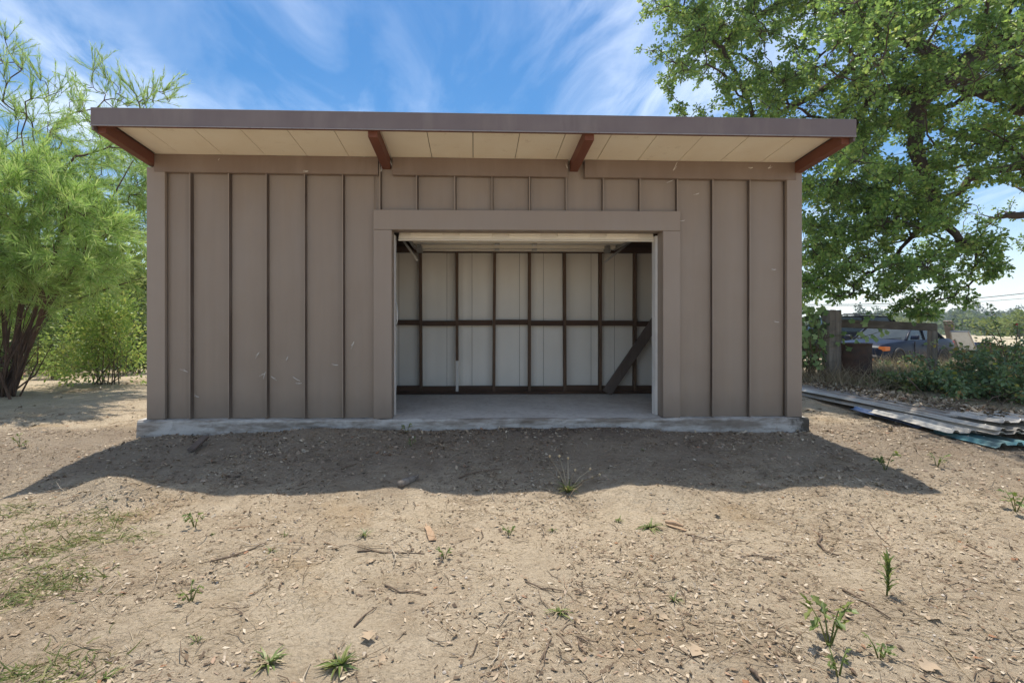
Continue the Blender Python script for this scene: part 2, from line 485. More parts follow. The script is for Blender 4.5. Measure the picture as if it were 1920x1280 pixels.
class MB:
    def __init__(s):
        s.v, s.f, s.mi = [], [], []

    def add(s, vs, fs, mi=0):
        o = len(s.v)
        s.v += [tuple(v) for v in vs]
        s.f += [tuple(o + i for i in f) for f in fs]
        s.mi += [mi] * len(fs)
        return s

    def box(s, x0, x1, y0, y1, z0, z1, mi=0):
        vs = [(x0, y0, z0), (x1, y0, z0), (x1, y1, z0), (x0, y1, z0), (x0, y0, z1), (x1, y0, z1), (x1, y1, z1), (x0, y1, z1)]
        return s.hexa(vs, mi)

    def hexa(s, vs, mi=0):
        return s.add(vs, [(0, 3, 2, 1), (4, 5, 6, 7), (0, 1, 5, 4), (1, 2, 6, 5), (2, 3, 7, 6), (3, 0, 4, 7)], mi)

    def bar(s, a, b, w, t, up=(0, 0, 1), mi=0):
        a, b = Vector(a), Vector(b)
        d = (b - a).normalized()
        u = Vector(up)
        sd = d.cross(u)
        if sd.length < 1e-4:
            sd = d.cross(Vector((1, 0, 0)))
        sd.normalize()
        u = sd.cross(d).normalized()
        q = []
        for p in (a, b):
            q += [p - sd * w / 2 - u * t / 2, p + sd * w / 2 - u * t / 2, p + sd * w / 2 + u * t / 2, p - sd * w / 2 + u * t / 2]
        return s.add(q, [(3, 2, 1, 0), (4, 5, 6, 7), (0, 1, 5, 4), (1, 2, 6, 5), (2, 3, 7, 6), (3, 0, 4, 7)], mi)

    def tube(s, pts, rad, n=6, cap=True, mi=0):
        pts = [Vector(p) for p in pts]
        rad = rad if hasattr(rad, '__len__') else [rad] * len(pts)
        vs, fs = [], []
        ref = None
        for i, p in enumerate(pts):
            d = (pts[min(i + 1, len(pts) - 1)] - pts[max(i - 1, 0)])
            d = d.normalized() if d.length > 1e-9 else Vector((0, 0, 1))
            if ref is None:
                ref = d.orthogonal().normalized()
            ref = (ref - d * ref.dot(d))
            ref = ref.normalized() if ref.length > 1e-6 else d.orthogonal().normalized()
            c = d.cross(ref)
            for k in range(n):
                a = 2 * math.pi * k / n
                vs.append(p + (ref * math.cos(a) + c * math.sin(a)) * rad[i])
        for i in range(len(pts) - 1):
            for k in range(n):
                k2 = (k + 1) % n
                fs.append((i * n + k, i * n + k2, (i + 1) * n + k2, (i + 1) * n + k))
        if cap:
            fs.append(tuple(range(n))[::-1])
            fs.append(tuple((len(pts) - 1) * n + k for k in range(n)))
        return s.add(vs, fs, mi)

    def lathe(s, prof, n=24, c=(0, 0, 0), mi=0):
        vs, fs = [], []
        for r, z in prof:
            for k in range(n):
                a = 2 * math.pi * k / n
                vs.append((c[0] + r * math.cos(a), c[1] + r * math.sin(a), c[2] + z))
        for i in range(len(prof) - 1):
            for k in range(n):
                k2 = (k + 1) % n
                fs.append((i * n + k, i * n + k2, (i + 1) * n + k2, (i + 1) * n + k))
        fs.append(tuple(range(n))[::-1])
        fs.append(tuple((len(prof) - 1) * n + k for k in range(n)))
        return s.add(vs, fs, mi)

    def mesh(s, name, mats, smooth=False):
        me = bpy.data.meshes.new(name)
        me.from_pydata(s.v, [], s.f)
        for m in (mats if isinstance(mats, (list, tuple)) else [mats]):
            me.materials.append(m)
        me.polygons.foreach_set('material_index', s.mi)
        if smooth:
            me.polygons.foreach_set('use_smooth', [True] * len(s.f))
        me.update()
        return me

    def build(s, name, mats, parent=None, smooth=False, bevel=0.0, seg=1):
        return place(name, s.mesh(name, mats, smooth), parent, bevel, seg)


def place(name, me, parent=None, bevel=0.0, seg=1):
    o = bpy.data.objects.new(name, me)
    COL.objects.link(o)
    if parent is not None:
        o.parent = parent
        off = Vector((0, 0, 0))
        q = parent
        while q is not None:
            if not q.get('_local'):
                off -= q.location
            q = q.parent
        o.location = off
    if bevel:
        b = o.modifiers.new('bevel', 'BEVEL')
        b.width, b.segments, b.limit_method = bevel, seg, 'ANGLE'
    return o


def tag(o, label=None, cat=None, group=None, kind=None):
    for k, v in (('label', label), ('category', cat), ('group', group), ('kind', kind)):
        if v:
            o[k] = v
    return o


def thing(name, loc, label, cat, group=None, rz=0.0, local=False):
    """Empty at a thing's base. Meshes built in world coordinates are parented so they stay put; 'local' things are built round the origin."""
    o = bpy.data.objects.new(name, None)
    o.empty_display_size = 0.2
    COL.objects.link(o)
    o.location = loc
    o.rotation_euler = (0, 0, rz)
    if local:
        o['_local'] = 1
    return tag(o, label, cat, group)


def np_mesh(name, V, F, mats, smooth=False):
    V = np.ascontiguousarray(V, np.float32).reshape(-1, 3)
    F = np.ascontiguousarray(F, np.int32)
    me = bpy.data.meshes.new(name)
    m, k = F.shape
    me.vertices.add(len(V)); me.vertices.foreach_set('co', V.ravel())
    me.loops.add(m * k); me.loops.foreach_set('vertex_index', F.ravel())
    me.polygons.add(m)
    me.polygons.foreach_set('loop_start', np.arange(0, m * k, k, dtype=np.int32))
    me.polygons.foreach_set('loop_total', np.full(m, k, np.int32))
    if smooth:
        me.polygons.foreach_set('use_smooth', np.ones(m, bool))
    for q in (mats if isinstance(mats, (list, tuple)) else [mats]):
        me.materials.append(q)
    me.update(calc_edges=True)
    me.validate()
    return me


def unit(a):
    return a / np.maximum(np.linalg.norm(a, axis=1, keepdims=True), 1e-9)


def scatter(T, FT, P, D, N, L, W):
    """copies of template T (u along D, v across, w along N) at points P"""
    T = np.asarray(T, float)
    FT = np.asarray(FT, int)
    D = unit(D)
    S = unit(np.cross(N, D))
    N = np.cross(D, S)
    L = np.broadcast_to(np.asarray(L, float), (len(P),))[:, None, None]
    W = np.broadcast_to(np.asarray(W, float), (len(P),))[:, None, None]
    V = P[:, None, :] + D[:, None, :] * T[None, :, 0:1] * L + S[:, None, :] * T[None, :, 1:2] * W + N[:, None, :] * T[None, :, 2:3] * L
    F = FT[None] + (np.arange(len(P)) * len(T))[:, None, None]
    return V.reshape(-1, 3), F.reshape(-1, FT.shape[1])


OAK_T = [(0, 0, 0), (1, 0, -.12), (.22, .42, .07), (.40, .20, .03), (.66, .5, .05), (.82, .2, -.03), (.22, -.42, .07), (.40, -.20, .03), (.66, -.5, .05), (.82, -.2, -.03)]
OAK_F = [(0, 1, 5, 4, 3, 2), (1, 0, 6, 7, 8, 9)]
LEAF_T = [(0, 0, 0), (.3, .42, .09), (.68, .34, .06), (1, 0, -.1), (.68, -.34, .06), (.3, -.42, .09)]
LEAF_F = [(0, 3, 2, 1), (0, 5, 4, 3)]
STRAND_T = [(0, .5, 0), (0, -.5, 0), (.5, -.5, -.03), (.5, .5, -.03), (1, -.2, -.16), (1, .2, -.16)]
STRAND_F = [(0, 1, 2, 3), (3, 2, 4, 5)]
BLADE_T = [(0, .5, 0), (0, -.5, 0), (.5, -.45, .10), (.5, .45, .10), (1, -.06, -.10), (1, .06, -.10)]


def rdir(n):
    return unit(rng.normal(size=(n, 3)))


def grow(att, nodes, parents, m=3, sag=0.05, jit=0.06, bias=None):
    """joins every attractor point to the nearest branch already there; returns paths (node index lists)"""
    P = [np.array(p, float) for p in nodes]
    par = list(parents)
    paths = []
    root = P[0]
    att = sorted([np.array(a, float) for a in att], key=lambda a: np.linalg.norm(a - root))
    depth = [0.0] * len(P)
    for i in range(1, len(P)):
        depth[i] = depth[par[i]] + np.linalg.norm(P[i] - P[par[i]])
    for a in att:
        A = np.array(P)
        dist = np.linalg.norm(A - a, axis=1)
        back = A[np.maximum(np.array(par), 0)]
        u = A - back
        u = u / np.maximum(np.linalg.norm(u, axis=1, keepdims=True), 1e-6)
        turn = 1 - ((a - A) * u).sum(1) / np.maximum(dist, 1e-6)       # 0 straight on, 2 straight back
        d = dist * (1 + 0.45 * turn) + 0.12 * np.array(depth)
        d += np.maximum(A[:, 2] - a[2], 0) * 0.15
        j = int(np.argmin(d))
        b = P[j]
        ln = np.linalg.norm(a - b)
        path = [j]
        for k in range(1, m + 1):
            t = k / m
            q = b + (a - b) * t + np.array([0, 0, math.sin(math.pi * t) * ln * sag * 2])
            if par[j] >= 0:                                       # leaves the older branch along its own direction
                q = q + (P[j] - P[par[j]]) / max(1e-6, np.linalg.norm(P[j] - P[par[j]])) * ln * .55 * t * (1 - t) ** 2
            if k < m:
                q = q + rng.normal(size=3) * jit * ln
            P.append(q); par.append(path[-1]); depth.append(depth[path[-1]] + ln / m)
            path.append(len(P) - 1)
        paths.append(path)
    return P, par, paths


def radii(P, par, r_tip, power=0.5):
    cnt = np.zeros(len(P))
    kids = np.zeros(len(P), int)
    for i in range(len(P)):
        if par[i] >= 0:
            kids[par[i]] += 1
    for i in range(len(P) - 1, -1, -1):
        if kids[i] == 0:
            cnt[i] += 1
        if par[i] >= 0:
            cnt[par[i]] += cnt[i]
    return r_tip * np.power(np.maximum(cnt, 1), power)


# ------------------------------------------------------------------ ground, hills
def build_ground():
    def axis(lo, hi, fine_lo, fine_hi, step, g=1.09):
        a = list(np.arange(fine_lo, fine_hi + step / 2, step))
        x, s = a[-1], step
        while x < hi:
            s *= g; x += s; a.append(x)
        x, s, b = a[0], step, []
        while x > lo:
            s *= g; x -= s; b.append(x)
        return np.array(b[::-1] + a)
    xs = axis(-650, 650, -6.0, 7.5, 0.034)
    ys = axis(-60, 700, -5.1, 0.6, 0.028)
    X, Y = np.meshgrid(xs, ys)
    Z = gz(X, Y)
    inside = (X > -4.05) & (X < 4.02) & (Y > -0.03) & (Y < 2.75)
    Z = np.where(inside, -0.3, Z)
    V = np.stack([X, Y, Z], -1).reshape(-1, 3)
    nx, ny = len(xs), len(ys)
    I = np.arange(nx * ny).reshape(ny, nx)
    F = np.stack([I[:-1, :-1], I[:-1, 1:], I[1:, 1:], I[1:, :-1]], -1).reshape(-1, 4)
    o = place('ground', np_mesh('ground', V, F, M['ground'], True))
    tag(o, kind='structure')


build_ground()


def hill_h(az, r):
    """height of the wooded ridge; az in degrees to the right of straight ahead"""
    H = 5.0 + 4.0 * sstep(28, 46, az) + 1.0 * np.sin(az * 0.35) + 4 * np.exp(-((az + 30) / 25.0) ** 2)
    return -0.6 + H * sstep(170, 430, r)


def build_hills():
    az = np.linspace(-80, 80, 170); rr = np.linspace(165, 620, 40)
    A, Rr = np.meshgrid(az, rr)
    Z = hill_h(A, Rr) + 1.2 * vnoise(A * 5, Rr, 26, 3)
    V = np.stack([Rr * np.sin(np.radians(A)), CAM[1] + Rr * np.cos(np.radians(A)), Z], -1).reshape(-1, 3)
    I = np.arange(A.size).reshape(A.shape)
    F = np.stack([I[:-1, :-1], I[:-1, 1:], I[1:, 1:], I[1:, :-1]], -1).reshape(-1, 4)
    g = G('hill_scrub')
    w = g.coord('World')
    g.set('Base Color', g.mix(g.rng(g.noise(w, 0.06, 6), 0.4, 0.62), (0.09, 0.12, 0.055), (0.20, 0.20, 0.10))).set('Roughness', 1.0).set('Specular IOR Level', 0.05)
    tag(place('hills', np_mesh('hills', V, F, g.m, True)), kind='structure')


build_hills()


def build_haze():
    x0, x1, y0, y1, z0, z1 = -760, 760, -80, 840, -4.5, 21.0
    o = MB().box(x0, x1, y0, y1, z0, z1).build('haze', [])
    m = bpy.data.materials.new('pale_air')
    m.use_nodes = True
    nt = m.node_tree
    nt.nodes.clear()
    out = nt.nodes.new('ShaderNodeOutputMaterial')
    v = nt.nodes.new('ShaderNodeVolumePrincipled')
    v.inputs['Color'].default_value = (0.86, 0.92, 1.0, 1)
    v.inputs['Density'].default_value = 0.0006
    v.inputs['Anisotropy'].default_value = 0.3
    nt.links.new(v.outputs[0], out.inputs['Volume'])
    o.data.materials.append(m)
    tag(o, kind='stuff')


build_haze()


def puff(c, r, h, n, leaf, flat=0.0):
    """leaf quads through a rounded crown of radius r and height h: points, normals and sizes"""
    lob = rng.normal(size=(max(4, n // 40), 3)) * np.array([r * .55, r * .55, h * .28]) + np.array(c)
    k = rng.integers(0, len(lob), n)
    d = rdir(n)
    d[:, 2] *= 0.75
    rad = np.power(rng.random(n), 0.4)[:, None]
    P = lob[k] + d * rad * np.array([r * .48, r * .48, h * .30])
    D = unit(rdir(n) + d * 0.5)
    N = unit(d + rdir(n) * 0.8 + np.array([0, 0, 0.3]))
    return P, D, N, leaf * (0.6 + 0.8 * rng.random(n))


def far_wood():
    Vs, Fs, o = [], [], 0
    for i in range(950):
        az = rng.uniform(-20, 62)
        r = 175 + 300 * math.sqrt(rng.random())
        if rng.random() < .3:
            r = rng.uniform(170, 230)
        x, y = r * math.sin(R(az)), CAM[1] + r * math.cos(R(az))
        z = float(hill_h(np.array(az), np.array(r)))
        cr, ch = rng.uniform(2.0, 4.2), rng.uniform(2.6, 5.2)
        P, D, N, S = puff((x, y, z + ch * .5), cr, ch, 85, 1.5)
        V, F = scatter(LEAF_T, LEAF_F, P, D, N, S * .75, S * .75)
        Vs.append(V); Fs.append(F + o); o += len(V)
    ob = place('distant_woods', np_mesh('distant_woods', np.concatenate(Vs), np.concatenate(Fs), M['farleaf']))
    tag(ob, 'soft green woods covering the hills on the horizon', 'woods', kind='stuff')


far_wood()


def blob_tree(name, base, h, cr, n, leaf, lm, label, cat='tree', group=None, trunk_frac=0.3, bark='bark', nb=7, dens_lobes=None):
    """a whole tree seen from afar: tapered trunk, limbs to the lobes, leaf faces through the crown"""
    t = thing(name, base, label, cat, group)
    base = Vector(base)
    P, D, N, S = puff((base.x, base.y, base.z + h * (trunk_frac + (1 - trunk_frac) * .5)), cr, h * (1 - trunk_frac), n, leaf)
    V, F = scatter(LEAF_T, LEAF_F, P, D, N, S, S * .8)
    c = place('crown', np_mesh('crown', V, F, M[lm]), t)
    c['kind'] = 'stuff'
    mb = MB()
    top = base + Vector((0, 0, h * .7))
    mb.tube([base + Vector((0, 0, -.2)), base + Vector((rng.normal() * .02 * h, 0, h * .35)), top], [h * .03, h * .022, h * .006], 6)
    for k in range(nb):
        a = rng.uniform(0, 6.28)
        z0 = h * rng.uniform(.25, .55)
        e = base + Vector((math.cos(a) * cr * .8, math.sin(a) * cr * .8, z0 + h * rng.uniform(.1, .3)))
        mb.tube([base + Vector((0, 0, z0)), (base + Vector((0, 0, z0)) + e) / 2 + Vector((0, 0, h * .02)), e], [h * .012, h * .008, h * .003], 4)
    mb.build('trunk', M[bark], t, True)
    return t


# ridge trees one can tell apart against the sky (pixel x, crown top pixel y, depth, height, material, label)
for px, py, zc, h, cr, lm, lb in (
        (1832, 574, 400, 11, 4.2, 'farpine', 'tall dark round-headed tree standing highest on the ridge'),
        (1905, 574, 400, 10, 5.5, 'farpine', 'broad dark tree on the ridge at the right border'),
        (1792, 584, 390, 8, 4.4, 'farpine', 'small umbrella-shaped tree on the ridge left of the tall round-headed one'),
        (1755, 583, 380, 8, 5.0, 'farpine', 'dark spreading tree on the ridge above the car boot'),
        (1708, 585, 370, 8, 5.2, 'farpine', 'dark low tree on the ridge above the second fence post'),
        (1662, 580, 330, 12, 4.8, 'farleaf', 'tall grey-green tree rising beyond the car roof'),
        (1606, 582, 260, 10, 2.6, 'farpine', 'slim dark conifer-like tree beyond the fence rail'),
        (1640, 588, 300, 9, 3.6, 'farleaf', 'rounded grey-green tree between the slim tree and the taller tree'),
        (1690, 590, 150, 6.5, 5.0, 'fargold', 'wide yellow-green tree beyond the sedan roof'),
        (1640, 594, 160, 6.0, 4.0, 'fargold', 'smaller yellow-green tree beyond the fence rail'),
        (1912, 590, 75, 4.6, 3.4, 'fargold', 'bright lime-green tree in the field at the right border')):
    zc = zc * .74 if zc > 200 else zc
    h = h * .8 if zc > 200 else h
    cr = cr * .75 if zc > 200 else cr
    p = atd(px, py, zc)
    blob_tree('distant_tree', (p.x, p.y, p.z - h), h, cr, 420 if zc > 180 else 1200, .75 if zc > 180 else .5, lm, lb, 'tree', 'trees on the far ridge' if zc > 180 else None)

# ------------------------------------------------------------------ shed
XL, XR = WX(281), WX(1498)
ROOF_S, TILT = 0.080, 0.0062


def zs(x, y):
    return 3.150 - ROOF_S * y - TILT * x


def rbox(mb, x0, x1, y0, y1, h0, h1, mi=0):
    vs = [(x, y, zs(x, y) + h) for h in (h0, h1) for x, y in ((x0, y0), (x1, y0), (x1, y1), (x0, y1))]
    return mb.hexa(vs, mi)


shed = thing('shed', (0, 1.3, -0.3), 'brown metal-clad shed with flat overhanging roof and open garage doorway', 'shed')
DEPTH = 2.46


def build_slab():
    x0, x1, y0, y1 = XL - 0.085, XR + 0.06, -0.105, DEPTH + 0.1
    xs = np.linspace(x0, x1, 170)
    prof = [(-0.02, -0.5), (-0.02, -0.30), (-0.012, -0.19), (-0.006, -0.12), (0.0, -0.06), (0.002, -0.022), (0.012, -0.005), (0.03, 0.0), (0.3, 0.0), (0.9, 0.0), (1.6, 0), (y1 - y0, 0.0), (y1 - y0, -0.5)]
    V, F = [], []
    for x in xs:
        for j, (py, pz) in enumerate(prof):
            a = float(vnoise(x, pz * 3 + j, 0.16, 1)) + 0.5 * float(vnoise(x, pz * 3 + j, 0.05, 2))
            rough = 0.018 if 2 <= j <= 6 else (0.006 if j == 7 else 0)
            V.append((x, y0 + py + a * rough, pz + (a * 0.012 if 4 <= j <= 7 else 0)))
    n = len(prof)
    for i in range(len(xs) - 1):
        for j in range(n - 1):
            F.append((i * n + j, (i + 1) * n + j, (i + 1) * n + j + 1, i * n + j + 1))
    F.append(tuple(range(n)))
    F.append(tuple((len(xs) - 1) * n + j for j in range(n))[::-1])
    MB().add(V, F).build('slab', M['concrete'], shed)


build_slab()

edges = [315, 360, 432, 502, 573, 644, 713, 782, 853, 922, 992, 1060, 1129, 1198, 1267, 1333, 1402, 1469]
ex = [WX(e) for e in edges]
DX0, DX1, DTOP = WX(736), WX(1240), 2.285      # clear door opening
TX0, TX1, TTOP = WX(702), WX(1272), 2.525      # outside of the door trim


def pan(x0, x1, z0, z1, y=0.0):
    """one sheet of cladding, slightly oil-canned between its seams"""
    n = 14
    V, F = [], []
    ph = rng.uniform(0, 6.28)
    zz = [z0, z0 + (z1 - z0) * .33, z0 + (z1 - z0) * .66, z1]
    for j, z in enumerate(zz):
        for i in range(n + 1):
            t = i / n
            w = math.sin(math.pi * t)
            d = 0.0032 * w * math.sin(3 * math.pi * t + ph + j * .25) + 0.0018 * w * math.sin(7 * math.pi * t + 2 * ph)
            V.append((x0 + (x1 - x0) * t, y + d, z))
    for j in range(3):
        for i in range(n):
            a = j * (n + 1) + i
            F.append((a, a + 1, a + n + 2, a + n + 1))
    k = len(V)
    # back skin
    V += [(x0, y + 0.03, z0), (x1, y + 0.03, z0), (x1, y + 0.03, z1), (x0, y + 0.03, z1)]
    F += [(k, k + 3, k + 2, k + 1), (0, k, k + 1, n), (3 * (n + 1), 3 * (n + 1) + n, k + 2, k + 3)]
    return MB().add(V, F)


for i in range(len(ex) - 1):
    x0, x1 = ex[i], ex[i + 1]
    ztop = 3.115
    over = x0 > TX0 - 0.02 and x1 < TX1 + 0.02
    xa, xb = x0, x1
    zb = 0.004
    if over:
        zb = TTOP - 0.02
    elif x0 < TX0 < x1:
        xb = x1
        # the sheet beside the doorway is notched: a full-height strip and a short piece over the trim
    p = pan(xa, min(xb, TX0 + .01) if x0 < TX0 < x1 else xb, zb, ztop).build('wall_panel', M['wall'], shed, True)
    if x0 < TX0 < x1:
        q = pan(TX0 + .012, x1, TTOP - .02, ztop)
        place('wall_panel', q.mesh('wall_panel', M['wall'], True), shed)
    # standing seam at the sheet's right-hand edge
    if i < len(ex) - 2:
        zb2 = (TTOP + 0.002) if TX0 < x1 < TX1 - .02 else 0.006
        w = 0.007
        lean = rng.normal() * 0.002
        mb = MB()
        q = ztop - .03
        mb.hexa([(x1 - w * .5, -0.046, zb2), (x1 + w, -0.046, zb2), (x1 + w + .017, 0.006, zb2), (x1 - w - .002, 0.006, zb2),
                 (x1 - w * .5 + lean, -0.046, q), (x1 + w + lean, -0.046, q), (x1 + w + .017 + lean, 0.006, q), (x1 - w - .002 + lean, 0.006, q)], 0)  # web foot widened to the right as a strip of painted shade
        # folded lip, a little bent along its length
        zl = np.linspace(zb2, q, 7)
        for za_, zc_ in zip(zl[:-1], zl[1:]):
            o1, o2 = lean * (za_ / 3) + .0022 * float(vnoise(x1 * 9, za_, .5, 1)), lean * (zc_ / 3) + .0022 * float(vnoise(x1 * 9, zc_, .5, 1))
            mb.hexa([(x1 - w + .002 + o1, -0.053, za_), (x1 + w + o1, -0.053, za_), (x1 + w + o1, -0.044, za_), (x1 - w + .002 + o1, -0.044, za_),
                     (x1 - w + .002 + o2, -0.053, zc_), (x1 + w + o2, -0.053, zc_), (x1 + w + o2, -0.044, zc_), (x1 - w + .002 + o2, -0.044, zc_)], 1)
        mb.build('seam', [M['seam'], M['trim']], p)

# backing boards and side walls
MB().box(XL + .06, DX0 - .03, 0.034, 0.10, 0.002, 3.0).build('wall_framing', M['stud'], shed)
MB().box(DX1 + .03, XR - .06, 0.034, 0.10, 0.002, 3.0).build('wall_framing', M['stud'], shed)
MB().box(DX0 - .03, DX1 + .03, 0.034, 0.10, DTOP + .05, 3.0).build('wall_framing', M['stud'], shed)
for sgn, xx in ((-1, XL), (1, XR)):
    a, b = (xx, xx + .05) if sgn < 0 else (xx - .05, xx)
    mb = MB()
    n = 0
    y = 0.05
    while y < DEPTH + .08:
        y2 = min(y + .45, DEPTH + .1)
        vs = []
        for z in (0, 1):
            for (x, yy) in ((a, y + .003), (b, y + .003), (b, y2 - .003), (a, y2 - .003)):
                vs.append((x, yy, 0.004 if z == 0 else zs(x, yy) - .02))
        pm = MB().hexa(vs).build('wall_panel', M['wall'], shed)
        y = y2
vb = []
for z in (0, 1):
    for x, y in ((XL + .05, DEPTH + .03), (XR - .05, DEPTH + .03), (XR - .05, DEPTH + .09), (XL + .05, DEPTH + .09)):
        vb.append((x, y, .004 if z == 0 else zs(x, y) - .02))
MB().hexa(vb).build('wall_panel', M['wall'], shed)

# corner trims
for a, b, s0 in ((WX(281), WX(315), -1), (WX(1470), WX(1498), 1)):
    mb = MB()
    mb.box(a, b, -0.062, -0.005, 0.004, 3.02)
    mb.build('corner_trim', M['trim'], shed, False, .004)
    xx = (a, a + .052) if s0 < 0 else (b - .052, b)
    MB().box(xx[0] - (.003 if s0 < 0 else -.003), xx[1] - (.003 if s0 < 0 else -.003), -0.004, 0.17, 0.004, 3.0).build('corner_trim', M['trim'], shed)

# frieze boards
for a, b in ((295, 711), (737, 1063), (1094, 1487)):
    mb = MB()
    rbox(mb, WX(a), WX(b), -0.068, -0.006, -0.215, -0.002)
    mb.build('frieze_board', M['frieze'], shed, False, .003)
# lower lip of the frieze that holds the cladding
# door trim
MB().box(TX0, TX1, -0.064, -0.004, DTOP, TTOP).build('door_trim', M['trim'], shed, False, .004)
MB().box(TX0, DX0, -0.062, -0.004, 0.004, DTOP - .002).build('door_trim', M['trim'], shed, False, .004)
MB().box(DX1, TX1, -0.062, -0.004, 0.004, DTOP - .002).build('door_trim', M['trim'], shed, False, .004)
# reveals
MB().box(DX0 - .03, DX0 + .0, -0.003, 0.13, 0.004, DTOP - .002).build('door_reveal', M['trim'], shed)
MB().box(DX1 - .0, DX1 + .03, -0.003, 0.13, 0.004, DTOP - .002).build('door_reveal', M['trim'], shed)
MB().box(DX0 - .03, DX1 + .03, -0.003, 0.14, DTOP + .001, DTOP + .04).build('door_reveal', M['frieze'], shed)
for a, b in ((DX0 - .02, DX0 + .006), (DX1 - .026, DX1 + .02)):
    xs_ = (a, b)
    mb = MB()
    k = 26
    V, F = [], []
    for i in range(k + 1):
        z = 0.004 + (DTOP - .03) * i / k
        e = .004 * float(vnoise(z, a, .12, 2)) + .003 * float(vnoise(z, a, .04, 1))
        for (x, y) in ((a, .132), (b, .132), (b + (e if a < 0 else 0), .26 + e), (a + (e if a > 0 else 0), .26 + e)):
            V.append((x, y, z))
    for i in range(k):
        for j in range(4):
            F.append((i * 4 + j, i * 4 + (j + 1) % 4, (i + 1) * 4 + (j + 1) % 4, (i + 1) * 4 + j))
    F += [(3, 2, 1, 0), (k * 4, k * 4 + 1, k * 4 + 2, k * 4 + 3)]
    mb.add(V, F).build('door_jamb', M['white_wood'], shed)
mb = MB()
mb.tube([(DX0 + .012, .2, 1.42), (DX0 + .035, .19, 1.33), (DX0 + .03, .2, 1.2), (DX0 + .014, .2, 1.12), (DX0 + .03, .18, 1.2), (DX0 + .022, .2, 1.36)], .005, 5)
mb.build('cord', M['white_wood'], shed, True)

# roof: soffit boards, beams, fascia, deck
FY = -0.915
sof = [WX(p, -.05) for p in (293, 338.8, 419.5, 498.6, 576.6, 655, 733, 810, 887, 965.5, 1042, 1119, 1195, 1272, 1349, 1426, 1487)]
for a, b in zip(sof[:-1], sof[1:]):
    mb = MB()
    rbox(mb, a + .0042, b - .0042, FY + .05, -.03, 0.0 + rng.uniform(-.0012, .0012), .018)
    mb.build('soffit_panel', M['soffit'], shed)
mb = MB(); rbox(mb, XL + .055, XR - .055, -.028, DEPTH + .28, .002, .02); mb.build('roof_deck', M['soffit'], shed)
mb = MB(); rbox(mb, XL - .0, XR + .0, FY + .0, DEPTH + .3, .022, .085); mb.build('roof', M['roof'], shed)
bw = .05
beams = [(XL + .005, XL + .095), (WX(724, -.05) - bw, WX(724, -.05) + bw), (WX(1077, -.05) - bw, WX(1077, -.05) + bw), (XR - .095, XR - .005)]
for a, b in beams:
    mb = MB()
    rbox(mb, a, b, FY + .052, -.002, -.128, -.001)
    mb.build('rafter', M['beam'], shed, False, .003)
xm = WX(765, FY)
for a, b, pr in ((XL - .018, xm, 0), (xm - .004, XR + .018, .003)):
    mb = MB()
    rbox(mb, a, b, FY - .012 - pr, FY, -.075, .10 - pr)
    mb.build('fascia', M['fascia'], shed)
    mb = MB()
    rbox(mb, a, b, FY - .019 - pr, FY - .006, -.083, -.0755)
    mb.build('drip_edge', M['drip'], shed)
mb = MB(); rbox(mb, XL + .002, XR - .002, FY + .002, FY + .05, -.068, .02); mb.build('fascia_backing', M['beam'], shed)
for a, b in ((XL - .018, XL + .003), (XR - .003, XR + .018)):
    mb = MB(); rbox(mb, a, b, FY + .002, DEPTH + .3, -.116, .10); mb.build('barge_board', M['fascia'], shed)
mb = MB(); rbox(mb, XL - .018, XR + .018, FY - .012, DEPTH + .3, .101, .106); mb.build('roof_flashing', M['drip'], shed)

# inside: back wall panels, studs, blocking, plates
YB = 2.36
for a, b in zip([XL + .06] + [WX(p, YB + .06) for p in (390, 479, 526, 614, 659, 703, 748, 838, 885, 974, 1019, 1108, 1152, 1241, 1288)], [WX(p, YB + .06) for p in (390, 479, 526, 614, 659, 703, 748, 838, 885, 974, 1019, 1108, 1152, 1241, 1288)] + [XR - .06]):
    n = 16
    V, F = [], []
    ph = rng.uniform(0, 6)
    for z in (.01, 1.2, 2.9):
        for i in range(n + 1):
            t = i / n
            d = .0075 * math.sin(math.pi * t) * math.sin(5 * math.pi * t + ph) * (1.0 if z < 1.3 else .5)
            V.append((a + .003 + (b - a - .006) * t, YB + .055 + d, z))
    for j in range(2):
        for i in range(n):
            q = j * (n + 1) + i
            F.append((q, q + 1, q + n + 2, q + n + 1))
    MB().add(V, F).build('interior_panel', M['panel_in'], shed, True)
studx = [WX(p, YB - .09) for p in (789, 857, 926, 993, 1060, 1126, 1191)]
d = (studx[-1] - studx[0]) / 6
studx = [studx[0] - d * k for k in (5, 4, 3, 2, 1)] + studx + [studx[-1] + d * k for k in (1, 2, 3, 4)]
studx = [x for x in studx if XL + .1 < x < XR - .1]
for x in studx:
    tw = rng.normal() * .006
    z0, z1 = .05, 2.372
    if abs(x - WX(857, YB - .09)) < .05:
        MB().hexa([(x - .021, YB - .088, z0), (x + .021, YB - .088, z0), (x + .021, YB, z0), (x - .021, YB, z0), (x - .021, YB - .088, .56), (x + .021, YB - .088, .56), (x + .021, YB, .56), (x - .021, YB, .56)]).build('stud_repair', M['white_wood'], shed)
        z0 = .561
    MB().hexa([(x - .023, YB - .09, z0), (x + .023, YB - .09, z0), (x + .023, YB, z0), (x - .023, YB, z0),
               (x - .023 + tw, YB - .09, z1), (x + .023 + tw, YB - .09, z1), (x + .023 + tw, YB, z1), (x - .023 + tw, YB, z1)]).build('stud', M['stud'], shed)
for a, b in zip(studx[:-1], studx[1:]):
    o = rng.normal() * .008
    MB().box(a + .024, b - .024, YB - .07, YB + .012, 1.155 + o, 1.243 + o).build('blocking', M['girt'], shed)
    MB().box(a + .024, b - .024, YB - .05, YB + .015, .05, .135 + rng.normal() * .004).build('blocking', M['girt'], shed)
MB().box(XL + .06, XR - .06, YB - .10, YB + .01, .003, .048).build('bottom_plate', M['girt'], shed)
